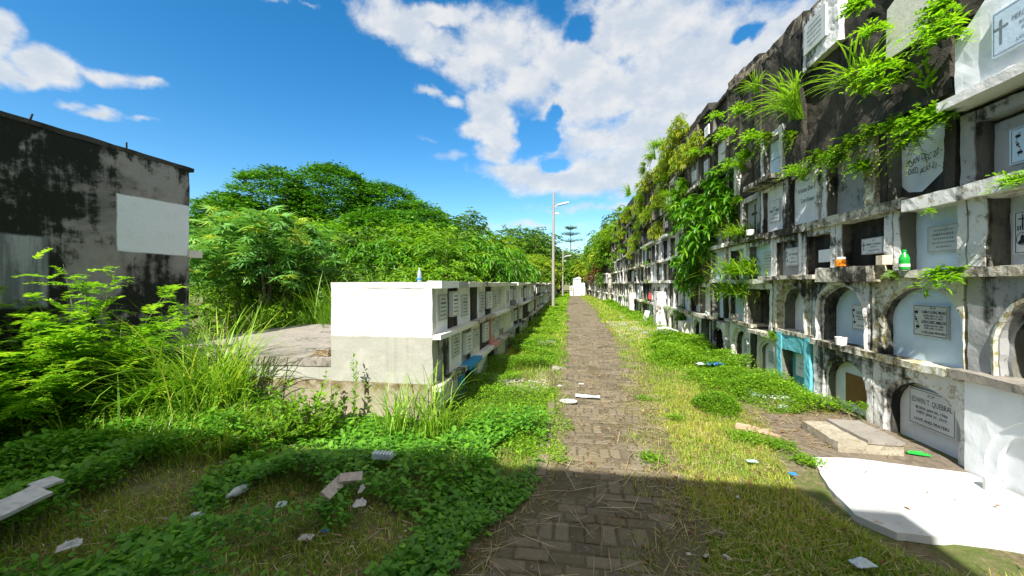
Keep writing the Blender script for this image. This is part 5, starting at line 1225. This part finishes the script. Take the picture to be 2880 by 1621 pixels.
xr = lambda y: float(np.interp(y, [4.6, 5.3, 6, 7, 8.5, 10, 13, 20], [2.6, 2.35, 1.95, 1.75, 1.55, 1.75, 2.5, 2.6]))
def den_D(x, y):
    return ramp01(x-xr(y), -.15, .12)*ramp01(nn(x, y, 1.4, 12), -.5, -.15)*(ramp01(abs(y-13.3), .3, 1.3) if y > 11 else 1)
hD = lambda x, y: (.06+.24*ramp01(nn(x, y, 1.3, 18)+.3, 0, .7))*ramp01(x-xr(y), -.1, .4)+.02
lf = LF()
x, y = pts(60000, 1.4, 3.3, 5.1, 12, den_D); leaves(lf, x, y, hD, (.02, .045), tint=(.1, .9))
x, y = pts(16000, 1.6, 3.25, 12, 34, den_D, 1.3); leaves(lf, x, y, hD, (.02, .045), tint=(.1, .9))
a_, b_ = on_ground(1800, 1030)[:2]
r0 = np.sqrt(rng.random(2600))*.27; t0_ = rng.uniform(0, 6.28, 2600); x, y = a_+r0*np.cos(t0_), b_+r0*np.sin(t0_)*1.3
leaves(lf, x, y, lambda p, q: .20*max(0, 1-((p-a_)**2+(q-b_)**2)/.1)+.03, (.02, .04), tint=(.1, .6))
for (u, v, rr, n_) in [(1880, 1110, .16, 700), (1960, 1130, .12, 500), (1640, 1165, .1, 300), (2030, 1170, .1, 350), (1700, 1060, .09, 250), (1620, 1010, .1, 250)]:
    a1, b1 = on_ground(u, v)[:2]; x, y = a1+rng.normal(0, rr*.6, n_), b1+rng.normal(0, rr*.6, n_); leaves(lf, x, y, lambda p, q: .07, (.015, .03), tint=(.2, .8))
tag(lf.build('wall_foot_weeds', L['weed']), 'bright sunlit weeds in the strip along the foot of the right wall', 'ground cover', kind='stuff')
# lawn blades
def inlawn(x, y):
    e = ramp01(x-pr(y), -.22-.12*nn(x, y, 3, 33), .18)
    if 3.0 < y < 5.2 and x > np.interp(y, [2.2, 2.8, 3.3, 4, 4.6, 5.2], [2.0, 1.8, 1.72, 1.9, 2.15, 2.3]): e = 0
    if y <= 3.0 and x > np.interp(y, [1.9, 2.4, 2.6, 3.0], [3.0, 2.1, 1.93, 1.75]): e *= .25 if y < 2.5 else 0
    return e*ramp01(nn(x, y, 2, 41)+nn(x, y, 6, 3)*.5, -.75, -.3)
def blades(lf, x, y, L_, wd, tint, lean_=(0, .9), bend_=(.2, 1.4), far=6, seg=3):
    n = len(x); k = np.maximum(1, y/far)
    strips(lf, np.stack([x, y, np.full(n, -.02)], 1), rng.uniform(0, 6.28, n), rng.uniform(*lean_, n), rng.uniform(*bend_, n), rng.uniform(*L_, n)*np.minimum(k, 1.5), rng.uniform(wd*.6, wd*1.4, n)*k, seg, np.clip(rng.uniform(*tint, n)+.35*nz2(x, y, 1.1, 7)+.15*nz2(x, y, 4, 17), 0, 1))
lf = LF()
x, y = pts(130000, .3, 3.2, 1.15, 6.5, inlawn); blades(lf, x, y, (.035, .085), .005, (.2, 1))
x, y = pts(45000, .9, 3.2, 6.5, 22, inlawn, 1.3); blades(lf, x, y, (.05, .10), .006, (.1, .9))
x, y = pts(14000, .9, 3.1, 22, 62, inlawn, 1.2); blades(lf, x, y, (.05, .10), .006, (.1, .9))
x, y = pts(20000, lambda q: pr(q)-.34, lambda q: pr(q)+.1, 1.2, 20, lambda p, q: ramp01(nn(p, q, 2.4, 71), -.1, .2), 1.3); blades(lf, x, y, (.03, .09), .005, (.1, .9))
x, y = pts(26000, -1.5, lambda q: pl(q)+.12, 3.3, 20, None, 1.2); blades(lf, x, y, (.04, .11), .005, (.1, .8))
x, y = pts(80000, -6.5, lambda q: pl(q)+.1, 1.15, 4.2, lambda p, q: .35+.65*(1-ramp01(clearing(p, q), .8, 1.9))); blades(lf, x, y, (.03, .10), .0045, (.1, .85))
x, y = pts(1600, -7.2, -3.1, 2.9, 4.2, None); blades(lf, x, y, (.2, .5), .010, (.0, .6), (0, .6), (.4, 1.6), 99, 5)
tag(lf.build('grass', L['lawn']), 'short patchy yellow-green grass on both sides of the path', 'grass', kind='stuff')
# straw, fallen stalks and grit
lf = LF()
def straw(n, x0, x1, y0, y1, test, L_=(.03, .12), wd=.0035, pw=1):
    x, y = pts(n, x0, x1, y0, y1, test, pw); m_ = len(x)
    strips(lf, np.stack([x, y, rng.uniform(.012, .035, m_)], 1), rng.uniform(0, 6.28, m_), rng.uniform(1.35, 1.6, m_), rng.uniform(-.25, .25, m_), rng.uniform(*L_, m_), rng.uniform(wd*.6, wd*1.5, m_)*np.maximum(1, y/6), 3, rng.random(m_), rng.uniform(-1, 1))
straw(9000, -6.5, lambda q: pl(q)+.1, 1.15, 4.2, lambda p, q: .25+.75*(1-ramp01(clearing(p, q), .8, 1.6)))
straw(16000, .3, 2.8, 1.15, 8, lambda p, q: inlawn(p, q)*.9+.03)
edge = lambda p, q: max(0, 1-abs(p-pr(q))/.22)*.9+max(0, 1-abs(p-pl(q))/.16)*.7+.025
straw(9000, lambda q: pl(q)-.2, lambda q: pr(q)+.2, 1.15, 12, edge, (.04, .2))
straw(420, lambda q: pl(q), lambda q: pr(q), 1.15, 7, None, (.15, .4), .004)
straw(700, 1.9, 3.2, 4.1, 5.3, None, (.05, .3), .004)
tag(lf.build('straw', L['straw']), 'dry straw and stalks scattered over grass and path edges', 'straw', kind='stuff')

lf = LF()
def fallen(n, x0, x1, y0, y1, test=None):
    x, y = pts(n, x0, x1, y0, y1, test); m_ = len(x)
    lf.stamp(*wide(OVAL, .55), np.stack([x, y, rng.uniform(.02, .045, m_)], 1), basis(rdir(m_, -.15, .25), roll=rng.normal(0, .4, m_)), (rng.uniform(.015, .045, m_)*np.maximum(1, y/7))[:, None], rng.random(m_))
fallen(1500, -6.5, lambda q: pl(q)+.1, 1.15, 4.2, lambda p, q: .2+.8*(1-ramp01(clearing(p, q), .8, 1.6)))
fallen(500, .3, 1.75, 1.2, 7); fallen(260, 1.9, 3.25, 4.1, 5.4); fallen(5, 1.9, 3.1, 2.9, 4.0); fallen(260, lambda q: pl(q), lambda q: pr(q), 1.2, 14)
tag(lf.build('fallen_leaves', L['red']), 'dry brown fallen leaves scattered over ground, path and apron', 'leaf litter', kind='stuff')
GR = LF()
OCT = ([(1, 0, 0), (0, 1, .1), (-1, .1, 0), (0, -1, 0), (.1, 0, .7)], [(0, 1, 4), (1, 2, 4), (2, 3, 4), (3, 0, 4)])
def grit(n, x0, x1, y0, y1, size, test=None):
    x, y = pts(n, x0, x1, y0, y1, test); m_ = len(x); d = rdir(m_, -.2, .2)
    GR.stamp(*OCT, np.stack([x, y, np.full(m_, .012)], 1), basis(d), (rng.uniform(*size, m_)*np.maximum(1, y/8))[:, None], rng.random(m_))
grit(1600, 1.4, 2.95, 11, 16.5, (.01, .04)); grit(700, lambda q: pl(q), lambda q: pr(q), 1.2, 14, (.003, .010)); grit(600, 1.9, 3.2, 4.2, 5.5, (.003, .012)); grit(900, -6, -.6, 1.2, 4.2, (.004, .014)); grit(300, -1.2, -.4, 5.6, 6.4, (.008, .03)); grit(300, -1.2, -.3, 9.5, 10.4, (.008, .03))
m, nt = newmat('pale_grit'); a = nt.n('ShaderNodeAttribute'); a.attribute_name = 'tint'
finish(nt, nt.mix(a.outputs['Fac'], (.16, .14, .11), (.42, .39, .33)), .95)
tag(GR.build('gravel', m), 'pale grit and crumbs of broken masonry on path, apron and verge', 'gravel', kind='stuff')
# ------------------------------------------------------------------ small things
T = {}
T['foam'] = plain('white_foam', (.55, .56, .56), .7, .3); T['plastic'] = plain('clear_dirty_plastic', (.62, .68, .72), .25, .5, 0, .15)
T['blue'] = plain('blue_plastic', (.03, .22, .62), .4); T['green'] = plain('green_plastic', (.02, .38, .05), .25, .5); T['lblue'] = plain('pale_bag', (.5, .6, .66), .5)
T['orange'] = plain('orange_glass', (.75, .24, .02), .2, .6); T['cream'] = plain('cream_block', (.66, .58, .44), .8); T['card'] = plain('pinkish_board', (.52, .36, .27), .9)
T['tile'] = plain('pink_grey_tile', (.46, .40, .36), .7); T['stone'] = plain('grey_rubble', (.33, .31, .28), .95); T['pot'] = plain('white_pot', (.82, .82, .80), .6); T['redcloth'] = plain('faded_red_cloth', (.50, .06, .08), .8)
T['label'] = plain('bottle_label', (.75, .72, .68), .5); T['red'] = plain('red_cap', (.6, .05, .03), .4); T['water'] = plain('water_bottle', (.55, .68, .80), .12, .6, 0, .5); T['mint'] = plain('mint_wrapper', (.35, .62, .5), .5)
def crumple(name, label, cat, loc, sx, sy, h, mat, rz=0, seed=0, n=9, group=None, thick=.004):
    """a crushed sheet with folds, resting on the ground"""
    mb = MB(); r = random.Random(seed)
    if name == 'paper_scrap': sx, sy = sx*.55, sy*.55
    def f(u, v, dz=0):
        x, y = (u-.5)*sx, (v-.5)*sy
        q = Vector((u*3+seed, v*3, seed)); w_ = noise.noise_vector(q*1.3)
        z = h*(.35+.65*abs(noise.noise(q*1.6)))*(1-abs(2*u-1)**3)*(1-abs(2*v-1)**3)
        return (x+w_.x*sx*.12, y+w_.y*sy*.15, max(.004, z)+dz)
    mb.grid(lambda u, v: f(u, v, thick), n, n, T[mat]); mb.grid(lambda u, v: f(u, v), n, n, T[mat], True)
    for e in ((0, None), (1, None), (None, 0), (None, 1)):
        g_ = (lambda u, v, e=e: f(e[0], u, thick*v)) if e[0] is not None else (lambda u, v, e=e: f(u, e[1], thick*v))
        mb.grid(g_, n, 1, T[mat])
    o = mb.build(name); o.location = (*loc[:2], loc[2]); o.rotation_euler = (0, 0, rz); return tag(o, label, cat, group)
def G(u, v, z=.015): 
    p = on_ground(u, v, z); return p
def board(name, label, cat, loc, a, b, t, mat, rz=0, rx=0, ry=0, chip=.012):
    mb = MB(); mb.box(-a/2, a/2, -b/2, b/2, 0, t, T[mat], min(a, b)/3); mb.rough(chip, 9); o = mb.build(name); o.location = loc; o.rotation_euler = (rx, ry, rz); return tag(o, label, cat)
def strip(name, label, cat, p1, p2, wd, t, mat, z=.03, rx=.1):
    a, b = on_ground(*p1, z), on_ground(*p2, z); L_ = math.hypot(b[0]-a[0], b[1]-a[1])
    return board(name, label, cat, ((a[0]+b[0])/2, (a[1]+b[1])/2, z), L_, wd, t, mat, math.atan2(b[1]-a[1], b[0]-a[0]), rx, 0, .006)
strip('foam_board', 'long white foam strip lying in the weeds at the left edge', 'foam board', (-90, 1330), (106, 1240), .13, .03, 'foam', .27, .35)
strip('foam_board', 'small white foam piece just behind the long strip at the left edge', 'foam board', (80, 1232), (146, 1208), .10, .02, 'foam', .29, .2)
mb = MB(); mb.lathe([(.0, .012), (.085, .014), (.115, .034), (.118, .03), (.09, .004), (.0, .002)], T['foam'], 20)
o = mb.build('foam_plate'); o.location = G(1430, 1015, .02); o.scale = (1, .7, 1); tag(o, 'oval white foam plate lying at the left edge of the path', 'plate')
board('plastic_sheet', 'flat translucent plastic piece lying on the path pavers', 'plastic sheet', G(1478, 998, .03), .34, .13, .012, 'plastic', -.1)
crumple('paper_scrap', 'small white scrap at the path edge beyond the foam plate', 'litter', G(1408, 972), .13, .1, .03, 'foam', .3, 3)
crumple('paper_scrap', 'white scrap on the path beyond the plastic piece', 'litter', G(1462, 967), .16, .06, .02, 'foam', .1, 4)
crumple('plastic_bag', 'pale grey crumpled plastic bag on the apron near the turquoise niche', 'plastic bag', G(1880, 990), .24, .34, .09, 'lblue', .5, 5)
crumple('plastic_bag', 'crumpled white wrapper on the apron close to the brown-board arch', 'plastic bag', G(1955, 1003), .34, .14, .08, 'foam', -.2, 6)
crumple('plastic_bag', 'small clear bag lying on the bare cement apron', 'plastic bag', G(1970, 1025), .16, .12, .05, 'plastic', .7, 7)
board('cardboard', 'larger pinkish board scrap lying at the grass edge by the apron', 'cardboard', G(1890, 1080, .02), .30, .17, .012, 'card', -.5, .04)
board('cardboard', 'smaller pinkish board scrap next to the larger one at the apron edge', 'cardboard', G(1935, 1092, .02), .2, .1, .012, 'card', -.6, .0, .05)
crumple('bottle_wrapper', 'bright blue crushed wrapper in the green weeds before the right wall', 'litter', (on_ground(1800, 938)[0], on_ground(1800, 938)[1], .15), .26, .14, .07, 'blue', .2, 8)
crumple('bottle_wrapper', 'smaller pale blue wrapper left of the bright blue one', 'litter', (on_ground(1762, 936)[0], on_ground(1762, 936)[1], .14), .13, .09, .05, 'lblue', .2, 9)
crumple('paper_scrap', 'white scrap beside the round weed clump on the right lawn', 'litter', G(1748, 1012, .03), .10, .08, .05, 'foam', 0, 10)
crumple('bottle_wrapper', 'mint green wrapper in the sunny lawn', 'litter', G(1892, 1162, .04), .09, .04, .02, 'mint', 0, 11)
crumple('bottle_wrapper', 'tiny blue scrap on the lawn near the white slab', 'litter', G(1995, 1194, .04), .05, .04, .02, 'blue', 0, 12)
crumple('mint_wrapper', 'green plastic strip by the right end of the stepped slab', 'litter', G(2310, 1143, .03), .15, .06, .04, 'green', -.3, 13)
strip('broken_tile', 'tilted pinkish tile fragment in the left weeds, left piece of a bent pair', 'tile', (812, 1255), (856, 1212), .08, .03, 'tile', .15, .7)
strip('broken_tile', 'tilted pinkish tile fragment in the left weeds, right piece of a bent pair', 'tile', (853, 1209), (912, 1202), .07, .03, 'tile', .17, .5)
crumple('paper_scrap', 'white scrap below the pair of tile fragments', 'litter', G(905, 1270, .14), .14, .12, .05, 'foam', .4, 14)
crumple('paper_scrap', 'narrow white scrap standing right of the tile fragments', 'litter', G(910, 1235, .15), .04, .13, .07, 'foam', .1, 15)
crumple('paper_scrap', 'white crumpled paper at the bottom left in the thatch', 'litter', G(175, 1375, .08), .18, .14, .05, 'foam', .9, 16)
crumple('paper_scrap', 'greyish paper in the middle of the shaded thatch', 'litter', G(708, 1272, .06), .11, .10, .04, 'lblue', .6, 17)
crumple('paper_scrap', 'greyish scrap left of the shaded thatch patch', 'litter', G(492, 1300, .03), .16, .10, .04, 'lblue', .2, 18)
crumple('paper_scrap', 'white and yellow wrapper low in the middle foreground', 'litter', G(770, 1355, .02), .14, .10, .03, 'foam', .2, 19)
crumple('bottle_wrapper', 'tiny blue scrap beside the white and yellow wrapper', 'litter', G(818, 1338, .03), .04, .03, .02, 'blue', .2, 20)
crumple('paper_scrap', 'pale scrap in the bottom right corner grass', 'litter', G(2170, 1420, .03), .20, .12, .05, 'lblue', .3, 21)
crumple('paper_scrap', 'small pale scrap on the shaded lawn right of the path', 'litter', G(1855, 1252, .03), .06, .03, .02, 'foam', 1.2, 22)
for k, (u, v) in enumerate([(1733, 1397), (1775, 1400), (1830, 1405)]):
    crumple('paper_scrap', ['left one', 'middle one', 'right one'][k]+' of three little white scraps at the bottom edge of the path', 'litter', G(u, v), .05+.02*k, .035, .02, 'foam', k, 30+k)
for k, (u, v, s_) in enumerate([(1360, 930, .5), (520, 1260, .12), (1905, 1275, .05), (648, 1425, .07)]):
    pass
rb = MB(); rb.box(-.12, .12, -.08, .08, 0, .05, T['stone'], .04); rb.rough(.03, 8)
o = rb.build('stone'); o.location = G(1405, 930, .0); tag(o, 'grey stone beside the left verge near the path', 'stone')
for k, (x, y, s_, lb) in enumerate([(-1.15, 6.1, 1.2, 'pale rubble lump at the foot of the niche block'), (-1.0, 6.2, .8, 'smaller rubble lump beside the one at the niche block foot'), (2.2, 12.7, 1.2, 'rubble lump at the far end of the green strip by the wall'), (2.0, 13.6, 1.0, 'flat rubble piece by the right path edge'), (1.9, 15, 1.3, 'rubble piece before the white pier'), (2.5, 16, 1.1, 'rubble piece near the leaning grave tablet'), (2.3, 18.5, 1.2, 'pale rubble heap piece by the cream pillar')]):
    c = o.copy(); COL.objects.link(c); c.location = (x, y, 0); c.rotation_euler = (0, .1, k); c.scale = (s_, s_*1.2, s_*1.1); c['label'] = lb; c['group'] = 'lumps of rubble'
mb = MB()
for k in range(6): mb.box(-.08+k*.028, -.08+k*.028+.018, -.035, .035, .0, .045, T['lblue'])
mb.box(-.085, .085, -.03, .03, 0, .03, T['lblue']); o = mb.build('ribbed_box'); o.location = G(963, 1152, .15); o.rotation_euler = (0, 0, .05); tag(o, 'small pale ribbed plastic piece in the weeds before the white block', 'litter')
def bottle(name, label, loc, h, r, body, cap, lab, liq=None, rot=(0, 0, 0)):
    root = empty(name, loc, label, 'bottle'); root.rotation_euler = rot
    mb = MB(); mb.lathe([(r*.9, 0), (r, h*.05), (r, h*.33), (r*.97, h*.35), (r, h*.37), (r, h*.58), (r*.72, h*.74), (r*.36, h*.86), (r*.34, h*.92)], T[body], 16, loc); a = mb.build('bottle_body', root, True)
    mb = MB(); mb.lathe([(r*.42, h*.91), (r*.42, h*1.0), (r*.36, h*1.01)], T[cap], 12, loc); mb.build('cap', root)
    if lab: mb = MB(); mb.lathe([(r*1.02, h*.16), (r*1.03, h*.30)], T[lab], 16, loc); mb.build('label_band', root)
    for ch in root.children: ch.matrix_parent_inverse.identity(); ch.data.transform(__import__('mathutils').Matrix.Translation(-Vector(loc)))
    return root
p = on_x(1055, 711, -2.35)
bottle('water_bottle', 'clear water bottle with blue label standing on the white niche block', (p[0], p[1] if p[1] < 8 else 5.2, 1.62), .22, .034, 'water', 'foam', 'blue')
p = on_x(2272, 682, 3.26); bottle('green_bottle', 'bright green bottle standing on the ledge by the blank blue niche', (3.27, p[1], 1.735), .2, .042, 'green', 'green', 'label')
p = on_x(2117, 662, 3.26); 
mb = MB(); mb.lathe([(.045, 0), (.055, .01), (.055, .075), (.045, .095)], T['orange'], 16); o = mb.build('candle_jar'); o.location = (3.25, p[1], 1.805)
root = empty('candle_jar', (3.25, p[1], 1.805), 'small orange glass candle jar on the ledge between two blackened niches', 'jar'); o.name = 'jar_body'; o.location = (0, 0, 0); o.parent = root; root.name = 'candle_jar'
mb = MB(); mb.lathe([(.05, .093), (.05, .115), (.047, .118)], T['label'], 16); mb.build('lid').parent = root
p = on_x(2225, 650, 3.24); board('candle_block', 'cream square block on the ledge under the tilted tablet', 'block', (3.27, p[1]+.05, 1.80), .09, .09, .10, 'cream', 0, 0, 0, .003)
p = on_x(1660, 640, 3.1)
p = on_x(2012, 560, 3.2)
def pot(label, loc, r, h, mat='pot', flare=1.15):
    mb = MB(); mb.lathe([(r, 0), (r*flare, h*.9), (r*flare, h), (r*flare*.88, h), (r*.8, h*.25)], T[mat], 18); mb.rough(.003, 9); o = mb.build('flower_pot'); o.location = loc; return tag(o, label, 'pot')
p = on_x(2080, 850, 3.2); pot('round whitewashed pot standing inside the second-row arch left of the wide blue arch', (3.33, p[1]-.05, .83), .055, .10)
p = on_ground(2500, 1215, .05); pot('white cylindrical pot at the foot of the projecting white arch at lower right', (3.17, on_x(2500, 1200, 3.17)[1], .02), .055, .10, 'pot', 1.02)
p = on_x(1990, 830, 3.2); pot('small grey stone pot on the second-row ledge beside the pale blue panel', (3.22, 8.35, .85), .06, .14, 'stone', 1.3)
pot('small white candle cup on the ledge before the pale arched niche, right one', (3.2, 9.35, .82), .05, .11)
pot('white candle cup on the ledge before the pale arched niche, left one', (3.2, 9.85, .82), .05, .12)
pot('little white pot on the third ledge beside the white tablet niche', (3.2, 7.62, 2.48), .06, .1)
board('leaning_tablet', 'loose white grave tablet leaning against the wall foot behind the white pier', 'tablet', (2.95, 16.6, 0), .04, .34, .5, 'pot', .3, 0, .25, .006)
board('fallen_beam', 'short white concrete beam lying at the wall foot near the sapling', 'beam', (2.75, 11.9, .15), .35, .7, .12, 'pot', .2, .05, 0, .01)
crumple('cloth', 'faded red cloth hanging in a niche of the middle stretch', 'cloth', (3.2, 16.9, .95), .12, .3, .45, 'redcloth', 0, 50)
mb = MB()
for k in range(26):
    t = R(360*k/26); mb.tube([(-2.95+.0, 4.3, .71), (-2.95-.28*random.random(), 4.3+.35*random.random(), .72+.05*random.random()), (-3.0-.25*random.random(), 4.25+.5*random.random(), .71)], .004, M['twig'], 4, False)
tag(mb.build('twig_pile'), 'small heap of dry twigs on the platform tomb against the white block', 'twigs')
# crushed bottle in thatch
root = bottle('plastic_bottle', 'empty clear plastic bottle lying in the shaded thatch', (0, 0, 0), .2, .032, 'plastic', 'foam', None)
root.location = G(620, 1225, .05); root.rotation_euler = (R(80), 0, .15)
# remove bookkeeping marks
for o in bpy.data.objects:
    if '_u' in o: del o['_u']
    if o.get('label', None) == '': del o['label']
for o in list(COL.objects):
    if o.parent is None and o.type == 'EMPTY' and 'label' not in o and o.name != 'camera':
        for c in list(o.children): bpy.data.objects.remove(c)
        bpy.data.objects.remove(o)
